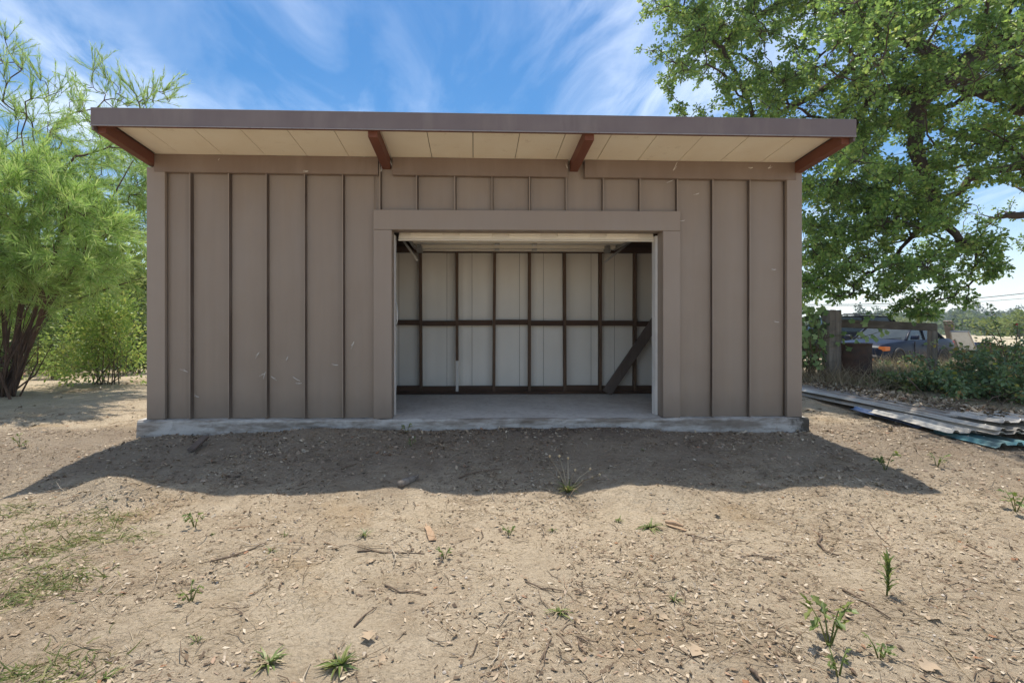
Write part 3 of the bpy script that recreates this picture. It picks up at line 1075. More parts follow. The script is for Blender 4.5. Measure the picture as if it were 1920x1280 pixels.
MB().box(XL + .06, XR - .06, YB - .10, YB + .01, 2.373, 2.462).build('top_plate', M['girt'], shed)
MB().box(XL + .06, XR - .06, YB - .03, YB + .03, 2.464, 2.86).build('header_beam', M['girt'], shed)
# interior side lining with its studs
for a, b, c in ((XL + .052, XL + .062, 1), (XR - .062, XR - .052, -1)):
    MB().box(a, b, .11, YB + .04, .006, 2.9).build('interior_panel', M['panel_in'], shed)
    for yy in (.55, 1.1, 1.65):
        x = b if c > 0 else a - .09
        MB().box(x + .001, x + .089, yy, yy + .045, .006, 2.8).build('stud', M['stud'], shed)
# ceiling joists across the depth
for p in (620, 724, 820, 900, 985, 1077, 1170, 1290):
    x = WX(p, 1)
    mb = MB(); rbox(mb, x - .02, x + .02, .12, YB - .04, -.14, -.001); mb.build('joist', M['stud'], shed)

# garage door standing open under the roof
door = thing('garage_door', (WX(980, .2), .2, 2.2), None, None)
door.parent = shed
door.location = Vector(door.location) - shed.location
del_keys = [k for k in door.keys()]
gx0, gx1 = WX(747, .2), WX(1226, .2)


def local_to_world_offset(o):
    v = Vector((0, 0, 0))
    while o is not None:
        v += o.location
        o = o.parent
    return v


def under_door(mb, name, mat, smooth=False, bevel=0):
    o = bpy.data.objects.new(name, mb.mesh(name, mat, smooth))
    COL.objects.link(o)
    o.parent = door
    o.location = -local_to_world_offset(door)
    if bevel:
        b = o.modifiers.new('bevel', 'BEVEL'); b.width = bevel; b.segments = 2; b.limit_method = 'ANGLE'
    return o


mb = MB()
mb.hexa([(gx0, .18, 2.216), (gx1, .18, 2.216), (gx1, .222, 2.216), (gx0, .222, 2.216), (gx0 + .05, .235, 2.66), (gx1 - .05, .235, 2.66), (gx1 - .05, .277, 2.66), (gx0 + .05, .277, 2.66)])
under_door(mb, 'door_section', M['door'], False, .012)
MB_ = MB().box(gx0, gx1, .177, .226, 2.196, 2.214)
under_door(MB_, 'bottom_seal', M['door'], False, .006)
for a, b in ((769, 830), (862, 923), (954, 1014), (1045, 1106), (1136, 1197)):
    x0, x1 = WX(a, .18), WX(b, .18)
    mb = MB().hexa([(x0, .150, 2.266), (x1, .150, 2.266), (x1, .19, 2.252), (x0, .19, 2.252), (x0, .205, 2.60), (x1, .205, 2.60), (x1, .24, 2.608), (x0, .24, 2.608)])
    under_door(mb, 'raised_panel', M['door'], False, .006)
hx0, hx1 = WX(757, 1.3), WX(1188, 1.3)
hx0, hx1 = gx0 + .02, gx1 - .02
for a, b in ((.42, .92), (.925, 1.425), (1.43, 1.93), (1.935, 2.22)):
    mb = MB()
    mb.box(hx0, hx1, a, b, 2.425, 2.46)
    mb.box(hx0, hx1, a, a + .05, 2.375, 2.425)
    mb.box(hx0, hx1, b - .05, b, 2.375, 2.425)
    under_door(mb, 'door_section', M['door'], False, .004)
for p in (932, 1002, 862, 1072):
    for yy in (1.427, 1.93):
        x = WX(p, yy)
        mb = MB().box(x - .035, x + .035, yy - .06, yy + .06, 2.36, 2.374)
        mb.tube([(x - .04, yy, 2.356), (x + .04, yy, 2.356)], .012, 6)
        if p in (932, 1002):
            under_door(mb, 'hinge', M['steel'])
for s, x in ((-1, gx0 - .012), (1, gx1 + .012)):
    mb = MB()
    mb.box(x - .02, x + .02, .45, 2.2, 2.40, 2.452)
    under_door(mb, 'track', M['steel'])
    mb = MB()
    xi = x + .05 * -s
    mb.tube([(xi, .35, 2.36), (xi, 1.9, 2.36)], .016, 7)
    under_door(mb, 'spring', M['steel'], True)
for (a, b, q) in (((757, 452), (783, 489), (787, 468)), ((1184, 452), (1133, 492), (1138, 468))):
    p0, p1 = aty(a[0], a[1], 1.9), aty(b[0], b[1], 1.95)
    under_door(MB().bar(p0, p1, .035, .012, (0, 1, 0)), 'hanger_brace', M['steel'])
    c = aty(q[0], q[1], 1.9)
    mb = MB().box(c.x - .045, c.x + .045, 1.86, 1.94, c.z - .05, c.z + .05)
    mb.tube([(c.x - .03, 1.85, c.z + .06), (c.x + .03, 1.85, c.z + .06)], .03, 10)
    mb.bar((c.x, 1.9, c.z + .06), (c.x - .1 if a[0] < 900 else c.x + .1, 1.9, 2.44), .03, .02, (0, 1, 0))
    under_door(mb, 'pulley_bracket', M['steel'])

# cobwebs on the cladding
for (x, y, a, ln) in ((352, 697, 150, 22), (373, 744, 160, 14), (498, 696, 250, 22), (496, 700, 200, 16), (508, 705, 330, 18), (563, 714, 150, 22), (566, 718, 185, 16), (634, 684, 178, 16), (664, 640, 250, 22),
                      (540, 668, 245, 16), (486, 660, 240, 20), (1461, 604, 178, 18), (1455, 505, 180, 16), (1311, 362, 200, 16), (1284, 413, 180, 12), (1262, 320, 60, 30), (1250, 343, 30, 40), (688, 292, 190, 10),
                      (578, 321, 170, 16), (1412, 314, 180, 14), (1440, 316, 40, 12), (409, 301, 60, 8), (714, 322, 70, 16), (735, 310, 110, 14), (1064, 316, 100, 14)):
    Y = -.012 if y > 340 or True else -.08
    Y = -.072 if 285 < y < 330 else -.02
    mb = MB()
    for k in range(3):
        aa = R(a + rng.normal() * 9)
        l2 = ln * rng.uniform(.35, .8)
        p0 = aty(x, y, Y)
        p1 = aty(x + math.cos(aa) * l2, y - math.sin(aa) * l2, Y + .004)
        mb.bar(p0, (p0 + p1) / 2 + Vector((0, -.003, -.004)), .005, .001, (0, 1, 0))
        mb.bar((p0 + p1) / 2 + Vector((0, -.003, -.004)), p1, .003, .0008, (0, 1, 0))
    mb.build('cobweb', M['web'], shed)

# leaning plank inside
p0, p1 = aty(1137, 733, 2.2), aty(1262, 556, 2.2)
p0.z = .03
t = thing('plank', (p0.x, 2.2, 0.0), 'dark wooden plank leaning on the back studs inside the open shed', 'plank')
dirn = (p1 - p0).normalized()
mb = MB().bar(p0 + Vector((0, -.02, 0)), p1 + Vector((0, .045, 0)), .165, .036, (0, 1, 0))
mb.build('board', M['plank'], t, False, .004)
mb = MB()
side = Vector((0, 1, 0)).cross(dirn).normalized()
for k in (-.3, .25):
    c = p0 + (p1 - p0) * .985 + side * .13 * k + Vector((0, .021, 0))
    mb.tube([c, c + Vector((0, -.006, 0))], .006, 6)
mb.build('nail', M['steel'], t)

# ------------------------------------------------------------------ oak


def in_poly(px, py, poly):
    c = False
    j = len(poly) - 1
    for i in range(len(poly)):
        (xi, yi), (xj, yj) = poly[i], poly[j]
        if (yi > py) != (yj > py) and px < (xj - xi) * (py - yi) / (yj - yi) + xi:
            c = not c
        j = i
    return c


def tubes_for(mb, P, par, paths, chains, rad, n0=7):
    for ch in chains:
        pts = [P[i] for i in ch]
        # resample the limb as a smooth curve
        q, rr = [], []
        for k in range(len(pts) - 1):
            a = pts[max(k - 1, 0)]; b = pts[k]; c = pts[k + 1]; d_ = pts[min(k + 2, len(pts) - 1)]
            for t in (0, .33, .66):
                q.append(.5 * ((2 * b) + (c - a) * t + (2 * a - 5 * b + 4 * c - d_) * t * t + (3 * b - a - 3 * c + d_) * t ** 3) + rng.normal(size=3) * .012)
                rr.append(rad[ch[k]] * (1 - t) + rad[ch[k + 1]] * t)
        q.append(pts[-1]); rr.append(rad[ch[-1]])
        mb.tube(q, rr, n0 + 2)
    for p in paths:
        r = [rad[i] for i in p]
        r[0] = min(r[0], r[1] * 1.25)
        mb.tube([P[i] for i in p], r, 5 if r[0] > .02 else 4, cap=False)


def build_oak():
    base = np.array((14.6, 5.2, gz1(14.6, 5.2)))
    t = thing('oak_tree', tuple(base), 'large spreading oak reaching over beside the shed with hanging leafy branches', 'tree')
    nodes, par, chains = [base - np.array((0, 0, .3))], [-1], []

    def chain(start, pts):
        c = [start]
        for p in pts:
            nodes.append(np.array(p, float)); par.append(c[-1]); c.append(len(nodes) - 1)
        chains.append(c)
        return c
    trunk = chain(0, [base + (-.05, 0, .9), base + (-.15, .05, 2.2), base + (-.4, 0, 3.6)])
    f = trunk[-1]
    A = chain(f, [atd(2010, 20, 10.6), atd(1920, 62, 10.0), atd(1845, 92, 9.6), atd(1795, 140, 9.4), atd(1735, 180, 9.3), atd(1714, 250, 9.2), atd(1735, 335, 9.0), atd(1766, 405, 9.0), atd(1800, 450, 9.0)])
    B = chain(f, [atd(1990, 150, 11.2), atd(1910, 168, 10.8), atd(1850, 170, 10.8), atd(1790, 130, 11.0), atd(1690, 72, 11.4), atd(1620, 100, 11.6), atd(1570, 150, 11.7), atd(1500, 190, 11.7), atd(1455, 215, 11.7)])
    Cc = chain(f, [atd(1980, -120, 11), atd(1830, -110, 11), atd(1640, -60, 11.3), atd(1460, 10, 11.5), atd(1350, 80, 11.5)])
    D = chain(A[5], [atd(1690, 170, 9.4), atd(1640, 175, 9.6), atd(1590, 260, 9.7), atd(1560, 370, 9.8)])
    E = chain(f, [base + (2.5, -.6, 4.6), base + (4.5, -1, 5.6)])
    E2 = chain(f, [base + (.2, 2.2, 5.0), base + (-1, 4.2, 6.4)])
    poly = [(1225, -260), (1222, 0), (1228, 40), (1228, 105), (1250, 150), (1275, 215), (1330, 250), (1480, 270), (1500, 330), (1490, 510), (1560, 505), (1610, 485), (1660, 490), (1700, 515), (1722, 535), (1742, 505), (1790, 500),
            (1806, 515), (1846, 480), (1840, 460), (1812, 440), (1770, 395), (1752, 350), (1800, 318), (1850, 352), (1925, 350), (2010, 370), (2080, 330), (2080, -260)]
    holes = [((1790, 30), 26), ((1828, 190), 26), ((1545, 95), 16), ((1600, 130), 13), ((1905, 225), 16), ((1520, 470), 18), ((1590, 420), 14), ((1300, 180), 18), ((1700, 470), 15), ((1650, 470), 13), ((1760, 60), 14)]
    att, small = [], set()
    while len(att) < 520:
        px, py = rng.uniform(1220, 2080), rng.uniform(-260, 580)
        if not in_poly(px, py, poly):
            continue
        if any(math.hypot(px - c[0], py - c[1]) < r + 16 for c, r in holes):
            continue
        if px < 1420:
            zc = rng.uniform(10.2, 12.6)
        elif px < 1580:
            zc = rng.uniform(9.6, 12.6)
        else:
            zc = rng.uniform(7.8, 12.2)
        if py > 330 and px > 1640:
            zc = rng.uniform(8.2, 10.2)
        att.append(np.array(atd(px, py, zc)))
    # hanging tips of the skirt
    for px, py in ((1508, 560), (1530, 548), (1575, 556), (1600, 548), (1640, 552), (1688, 578), (1722, 588), (1738, 572), (1752, 556), (1788, 556), (1812, 560), (1846, 520), (1866, 505), (1868, 480), (1850, 455), (1226, 22), (1222, 96), (1252, 170), (1270, 210),
                   (1768, 520), (1700, 520), (1830, 500), (1800, 480), (1545, 540), (1510, 530), (1660, 540), (1720, 560), (1735, 585), (1604, 530), (1560, 530), (1778, 535), (1855, 495), (1690, 545)):
        small.add(len(att)); att.append(np.array(atd(px, py, rng.uniform(8.6, 10.2) if px > 1500 else 11.3)))
    for k in range(34):
        att.append(np.array(atd(rng.uniform(1500, 1670), rng.uniform(350, 520), rng.uniform(9.3, 11.5))))
    n_vis = len(att)
    # the rest of the crown, outside the frame
    for k in range(150):
        a = rng.uniform(0, 6.28)
        q = base + np.array((2.5 + math.cos(a) * rng.uniform(0, 4.5), 1.5 + math.sin(a) * rng.uniform(0, 5), rng.uniform(3.6, 9.5)))
        att.append(q)
    for k in range(24):
        att.append(base + np.array((rng.uniform(-7, 1), rng.uniform(-3.0, 4), rng.uniform(7.0, 9.8))))
    for k in range(48):
        att.append(np.array((rng.uniform(5.3, 9.5), rng.uniform(.1, 1.7), rng.uniform(4.5, 6.6))))
    P, pr, paths = grow(att, nodes, par, 6, .06, .035)
    rad = radii(P, pr, .0085, .56)
    rad[0] = .42; rad[1] = .36
    for ch, r0, r1 in ((trunk, .42, .34), (A, .27, .05), (B, .24, .05), (Cc, .22, .05), (D, .10, .04)):
        for k, i_ in enumerate(ch[1:]):
            rad[i_] = max(rad[i_], r0 + (r1 - r0) * (k / max(1, len(ch) - 2)) ** .8)
    mb = MB()
    tubes_for(mb, P, pr, paths, chains, rad)
    mb.tube([base + (-.1, 0, 2.0), atd(2060, 432, 10.0), atd(1990, 402, 9.7), atd(1935, 401, 9.55), atd(1905, 405, 9.5), atd(1888, 404, 9.45), atd(1870, 409, 9.4)], [.12, .10, .085, .07, .06, .05, .025], 8)
    # leaves in tufts round short twigs
    LP, LD, LN, LS = [], [], [], []
    for ia, a in enumerate(att):
        r = rng.uniform(.22, .42) if ia not in small else rng.uniform(.10, .17)
        for k in range(9 if ia not in small else 5):
            e = a + rng.normal(size=3) * r * np.array((.75, .75, .55))
            mb.tube([a + (e - a) * .02, (a + e) / 2 + rng.normal(size=3) * .02, e], [.007, .005, .003], 3, cap=False)
            n = int(rng.integers(26, 42)) if ia < n_vis else int(rng.integers(12, 20))
            dd = rdir(n)
            LP.append(e + dd * rng.uniform(.01, .10, (n, 1)) + (a - e) * rng.uniform(0, .35, (n, 1)))
            LD.append(dd + np.array((0, 0, -.15)) + 0.3 * unit((e - a)[None])); LN.append(unit(rdir(n) * .8 + np.array((0, -.1, .6))))
            LS.append(rng.uniform(.038, .086, n))
    LP, LD, LN, LS = map(np.concatenate, (LP, LD, LN, LS))
    V, F = scatter(OAK_T, OAK_F, LP, LD, LN, LS, LS * .8)
    mb.build('trunk', M['bark'], t, True)
    c = place('crown', np_mesh('crown', V, F, M['oakleaf']), t)
    c['kind'] = 'stuff'
    print('oak leaves', len(LP))


build_oak()

# ------------------------------------------------------------------ tamarisk on the left


def build_tamarisk():
    b0 = gp(8, 742)
    base = np.array((b0.x, b0.y, b0.z))
    t = thing('tamarisk_tree', tuple(base), 'feathery bright green tamarisk with many leaning brown stems', 'tree')
    nodes, par, chains = [base - np.array((0, 0, .15))], [-1], []

    def chain(start, pts):
        c = [start]
        for p in pts:
            nodes.append(np.array(p, float)); par.append(c[-1]); c.append(len(nodes) - 1)
        chains.append(c)
        return c
    zb = 9.3
    ends = []
    stems = [[(12, 700), (45, 560), (60, 400), (40, 250)], [(18, 690), (75, 560), (120, 420), (110, 330)], [(20, 700), (70, 590), (130, 480), (170, 330)], [(24, 705), (70, 610), (150, 480), (250, 300)],
             [(5, 700), (5, 560), (-10, 420), (-20, 250)], [(0, 690), (-30, 560), (-80, 420), (-150, 280)], [(20, 715), (60, 640), (130, 560), (250, 470)], [(15, 690), (35, 600), (40, 480), (10, 330)],
             [(2, 680), (-55, 590), (-160, 480), (-260, 380)], [(12, 700), (20, 600), (15, 500), (-30, 380)], [(22, 710), (52, 640), (110, 575), (270, 520)], [(10, 690), (60, 600), (95, 500), (130, 400)],
             [(8, 690), (28, 620), (70, 470), (90, 230)]]
    for s in stems:
        dz = rng.uniform(-1.0, 1.2)
        pts = [atd(s[0][0] + rng.normal() * 5, s[0][1], zb + dz * .15)]
        for k, (x, y) in enumerate(s[1:]):
            pts.append(atd(x, y, zb + dz * (.4 + .3 * k)))
        ends.append(chain(0, pts)[-1])
    att, kindl = [], []
    dense = [(-260, 330), (-100, 290), (20, 285), (110, 315), (165, 350), (190, 410), (235, 450), (255, 525), (215, 525), (160, 520), (90, 520), (40, 500), (-60, 520), (-280, 560)]
    while len(att) < 270:
        x, y = rng.uniform(-270, 290), rng.uniform(280, 565)
        if in_poly(x, y, dense):
            att.append(np.array(atd(x, y, rng.uniform(7.9, 10.3)))); kindl.append(0)
    for k in range(60):
        att.append(np.array(atd(rng.uniform(150, 300), rng.uniform(235, 450), rng.uniform(9.4, 11.6)))); kindl.append(1)
    for k in range(50):
        att.append(np.array(atd(rng.uniform(-250, 160), rng.uniform(205, 310), rng.uniform(8.8, 11.0)))); kindl.append(1)
    for k in range(26):
        att.append(np.array(atd(rng.uniform(-80, 70), rng.uniform(510, 690), rng.uniform(9.0, 10.4)))); kindl.append(3)
    for k in range(22):
        att.append(np.array(atd(rng.uniform(-40, 130), rng.uniform(500, 570), rng.uniform(8.2, 9.4)))); kindl.append(1)
    for (x, y) in ((8, 70), (24, 100), (40, 130), (10, 150), (60, 185), (5, 190), (92, 195), (112, 172), (135, 190), (178, 130), (205, 150), (225, 175), (195, 175), (255, 185), (288, 190), (318, 190), (305, 172), (240, 200), (150, 210), (60, 230), (120, 230),
                   (30, 220), (170, 230), (-30, 90), (-60, 140), (-120, 160), (-180, 200), (165, 165), (270, 200), (215, 205), (0, 120), (75, 150)):
        att.append(np.array(atd(x, y, rng.uniform(9.2, 10.6)))); kindl.append(2)
    # back half of the bush, behind what the photograph shows
    for k in range(60):
        a = rng.uniform(0, 3.14)
        att.append(base + np.array((math.cos(a) * rng.uniform(.5, 2.0) - 1.8, .3 + math.sin(a) * rng.uniform(.2, 1.2), rng.uniform(1.6, 4.2)))); kindl.append(0)
    order = {tuple(np.round(a, 6)): k for a, k in zip(att, kindl)}
    P, pr, paths = grow(att, nodes, par, 3, .06, .06)
    rad = radii(P, pr, .006, .5)
    rad[0] = .12
    mb = MB()
    tubes_for(mb, P, pr, paths, chains, rad, 5)
    SP, SD, SN, SL, SW = [], [], [], [], []
    for p in paths:
        tip = P[p[-1]]; prev = P[p[-2]]
        k = order.get(tuple(np.round(tip, 6)), 0)
        ax = unit((tip - prev)[None])[0]
        outw = unit((tip - (base + np.array((0, 0, tip[2] - base[2]))))[None])[0]
        ns = 5 if k != 2 else 6
        for s in range(ns):
            if k == 2:
                a_ = ax * .45 + np.array((0, 0, .75)) + rng.normal(size=3) * .42
                ln = rng.uniform(.35, .65)
            else:
                a_ = ax * .45 + outw * .5 + np.array((0, -.1, .1)) + rng.normal(size=3) * .45
                ln = rng.uniform(.35, .75)
            a_ = a_ / np.linalg.norm(a_)
            o = tip + (prev - tip) * rng.uniform(0, .35) + rng.normal(size=3) * (.10 if k != 2 else .03)
            m = 7
            tt = np.linspace(0, 1, m)
            droop = .22 if k != 2 else .04
            curve = o + a_ * ln * tt[:, None] + np.array((0, 0, -droop * ln)) * (tt ** 2)[:, None]
            mb.tube([curve[0], curve[3], curve[6]], [.0045, .003, .0015], 3, cap=False)
            n = {0: 84, 1: 50, 2: 36, 3: 16}[k]
            ti = rng.random(n)
            c = o + a_ * ln * ti[:, None] + np.array((0, 0, -droop * ln)) * (ti ** 2)[:, None]
            dd = a_ * (.95 if k != 2 else 1.1) + rdir(n) * (.62 if k != 2 else .5) + np.array((0, 0, -.12 if k != 2 else .1))
            SP.append(c); SD.append(dd); SN.append(rdir(n) + np.array((0, 0, .6)))
            SL.append(rng.uniform(.09, .24, n) * (1 if k != 2 else .6)); SW.append(np.full(n, .0085 if k == 0 else .0075))
    SP, SD, SN, SL, SW = map(np.concatenate, (SP, SD, SN, SL, SW))
    V, F = scatter(STRAND_T, STRAND_F, SP, SD, SN, SL, SW)
    # suckers round the foot
    for k in range(34):
        a = rng.uniform(-.5, 3.6)
        p0 = base + np.array((math.cos(a) * rng.uniform(.02, .35), math.sin(a) * .2 - .1, -.05))
        e = p0 + np.array((rng.normal() * .35 + .25, rng.normal() * .3, rng.uniform(.8, 2.2)))
        mb.tube([p0, (p0 + e) / 2 + rng.normal(size=3) * .06, e], [rng.uniform(.012, .035), .012, .005], 5, cap=False)
    mb.build('trunk', M['tbark'], t, True)
    c = place('crown', np_mesh('crown', V, F, M['feather']), t)
    c['kind'] = 'stuff'
    print('tamarisk strands', len(SP))


build_tamarisk()

# ------------------------------------------------------------------ bushes


def bush(name, base, rx, ry, h, n, leaf, lm, label, cat='bush', nst=14, z0=.05, stem='cane', tmpl=None, group=None, lob=26, wid=.62):
    t = thing(name, tuple(base), label, cat, group)
    b = np.array(base)
    mb = MB()
    tips = []
    for k in range(nst * 3):
        a = rng.uniform(0, 6.28)
        rr = math.sqrt(rng.random())
        zt = h * rng.uniform(.12, 1.0)
        w = math.sqrt(max(0.05, 1 - (zt / h - .35) ** 2 * 1.6))
        e = b + np.array((math.cos(a) * rx * rr * w, math.sin(a) * ry * rr * w, zt))
        if k < nst:
            s = b + np.array((rng.normal() * rx * .12, rng.normal() * ry * .12, -.06))
        else:
            s = tips[int(rng.integers(0, nst))][1]
        mid = (s + e) / 2 + rng.normal(size=3) * .05 + np.array((0, 0, .05 * h))
        mb.tube([s, mid, e], [.013 if k < nst else .006, .008 if k < nst else .004, .003], 4, cap=False)
        tips.append((s, mid, e))
    P, D, N, S = [], [], [], []
    per = n // len(tips)
    for s, mid, e in tips:
        for q in range(3):
            m = per // 3
            c = mid + (e - mid) * rng.uniform(.2, 1.05) + rng.normal(size=3) * np.array((rx, ry, h * .4)) * .10
            dd = rdir(m)
            P.append(c + dd * np.power(rng.random((m, 1)), .5) * h * .15)
            D.append(dd + (e - s) * .4); N.append(unit(rdir(m) * .8 + np.array((0, -.1, .7)))); S.append(leaf * rng.uniform(.6, 1.3, m))
    P, D, N, S = map(np.concatenate, (P, D, N, S))
    P[:, 2] = np.maximum(P[:, 2], b[2] + z0)
    V, F = scatter(LEAF_T, LEAF_F, P, D, N, S, S * wid)
    mb.build('stem', M[stem], t, True)
    c = place('foliage', np_mesh('foliage', V, F, M[lm]), t)
    c['kind'] = 'stuff'
    return t


g_ = gp(195, 719)
bush('leafy_bush', (g_.x, g_.y, g_.z), 1.22, .8, 1.85, 5200, .075, 'bushleaf', 'rounded bright green bush with glossy leaves beside the tamarisk stems', nst=16)
p = atd(252, 650, 14.0)
bush('dark_bush', (p.x, p.y, gz1(p.x, p.y)), 1.3, .9, 2.0, 4200, .08, 'darkleaf', 'dark green shrub behind the bright bush near the shed corner', nst=12)
p = atd(105, 690, 12.4)
bush('yellow_bush', (p.x, p.y, gz1(p.x, p.y)), .55, .4, .85, 1300, .06, 'fargold', 'small yellow-green bush between the tamarisk foot and the bright bush', nst=8)
p = atd(20, 690, 13.5)
bush('dark_bush', (p.x, p.y, gz1(p.x, p.y)), 2.0, 1.0, 2.2, 5000, .09, 'darkleaf', 'dark shrub in the shade straight behind the tamarisk stems', nst=14)
p = atd(-130, 690, 13.0)
bush('dark_bush', (p.x, p.y, gz1(p.x, p.y)), 1.8, 1.0, 2.3, 4000, .09, 'darkleaf', 'dark shrub at the far left border behind the tamarisk', nst=12)
for px, zc, h, cr, lm, lb in ((215, 21, 5.0, 2.5, 'fargold', 'pale green tree seen through the gap left of the shed'), (60, 24, 6.0, 3.4, 'bushleaf', 'mid green tree standing behind the tamarisk crown'), (-140, 22, 6.0, 3.2, 'bushleaf', 'mid green tree at the left border behind the tamarisk'), (300, 26, 4.6, 2.6, 'bushleaf', 'mid green tree partly hidden by the left wall of the shed')):
    p = atd(px, 680, zc)
    blob_tree('garden_tree', (p.x, p.y, gz1(p.x, p.y)), h, cr, 4200, .16, lm, lb, 'tree', None, .12, 'bark', 9)
for px, zc, h, cr, lm, lb in ((120, 17, 4.0, 2.4, 'bushleaf', 'leafy tree filling the gap behind the tamarisk stems'), (270, 17.5, 3.4, 1.7, 'fargold', 'light green tall shrub just left of the shed wall'), (0, 18, 4.4, 2.6, 'bushleaf', 'leafy tree at the left behind the tamarisk foot')):
    p = atd(px, 690, zc)
    blob_tree('garden_tree', (p.x, p.y, gz1(p.x, p.y)), h, cr, 6500, .15, lm, lb, 'tree', None, .02, 'bark', 9)
# pink flowers under the shrubs
for px, py, lb in ((103, 708, 'low plant with pink flowers at the foot of the bright bush'), (124, 706, 'second low pink-flowered plant close to the bright bush'), (38, 712, 'low pink-flowered plant beside the tamarisk stems')):
    p = gp(px, py)
    t = thing('flowering_plant', tuple(p), lb, 'flower')
    n = 60
    dd = rdir(n); dd[:, 2] = abs(dd[:, 2])
    V, F = scatter(LEAF_T, LEAF_F, np.array(p) + dd * .14 * rng.random((n, 1)), dd, rdir(n) + (0, 0, 1), .06, .035)
    place('foliage', np_mesh('foliage', V, F, M['bushleaf']), t)
    mb = MB()
    n = 9
    for k in range(n):
        c = np.array(p) + np.array((rng.normal() * .10, rng.normal() * .06, rng.uniform(.10, .22)))
        for q in range(5):
            a = q * 1.257
            u = np.array((math.cos(a), math.sin(a), .3)); s = np.array((-math.sin(a), math.cos(a), 0))
            mb.add([c, c + u * .02 + s * .012, c + u * .032, c + u * .02 - s * .012], [(0, 1, 2, 3)])
    mb.build('petals', M['flower'], t)

# ------------------------------------------------------------------ cars


def loft(secs, closed=True):
    """skin through equal-length rings"""
    n = len(secs[0])
    V = [p for s in secs for p in s]
    F = []
    for i in range(len(secs) - 1):
        for k in range(n):
            k2 = (k + 1) % n
            F.append((i * n + k, i * n + k2, (i + 1) * n + k2, (i + 1) * n + k))
    F.append(tuple(range(n))[::-1])
    F.append(tuple((len(secs) - 1) * n + k for k in range(n)))
    return V, F


def car_paint(name, c):
    g = G(name)
    w = g.coord('Object')
    col = g.mix(g.rng(g.noise(w, 2.2, 6), .45, .8, 0, .12), c, (0.10, 0.095, 0.09))
    g.set('Base Color', col).set('Roughness', 0.4).set('Coat Weight', 0.03).set('Coat Roughness', 0.1).set('Specular IOR Level', .12)
    return g.m


M['glass'] = simple('car_glass', (0.03, 0.04, 0.042), (0.055, 0.068, 0.068), 2, 0.1, spec=.5)
M['rubber'] = simple('tyre_rubber', (0.02, 0.02, 0.02), None, 5, 0.9)
M['black_plastic'] = simple('black_plastic', (0.025, 0.025, 0.027), None, 5, 0.6)
M['amber'] = simple('amber_lens', (0.62, 0.17, 0.03), None, 5, 0.2)
M['red_lens'] = simple('red_lens', (0.42, 0.02, 0.02), None, 5, 0.25)
M['clear_lens'] = simple('clear_lens', (0.60, 0.65, 0.67), (0.50, 0.55, 0.57), 8, 0.15, coat=.5)
M['rust'] = simple('rusty_steel', (0.16, 0.08, 0.05), (0.07, 0.045, 0.035), 6, 0.85, 0.3)
M['blue_plastic'] = simple('blue_plastic', (0.03, 0.06, 0.16), None, 5, 0.5)
M['orange_plastic'] = simple('tan_box', (0.42, 0.22, 0.08), None, 5, 0.6)


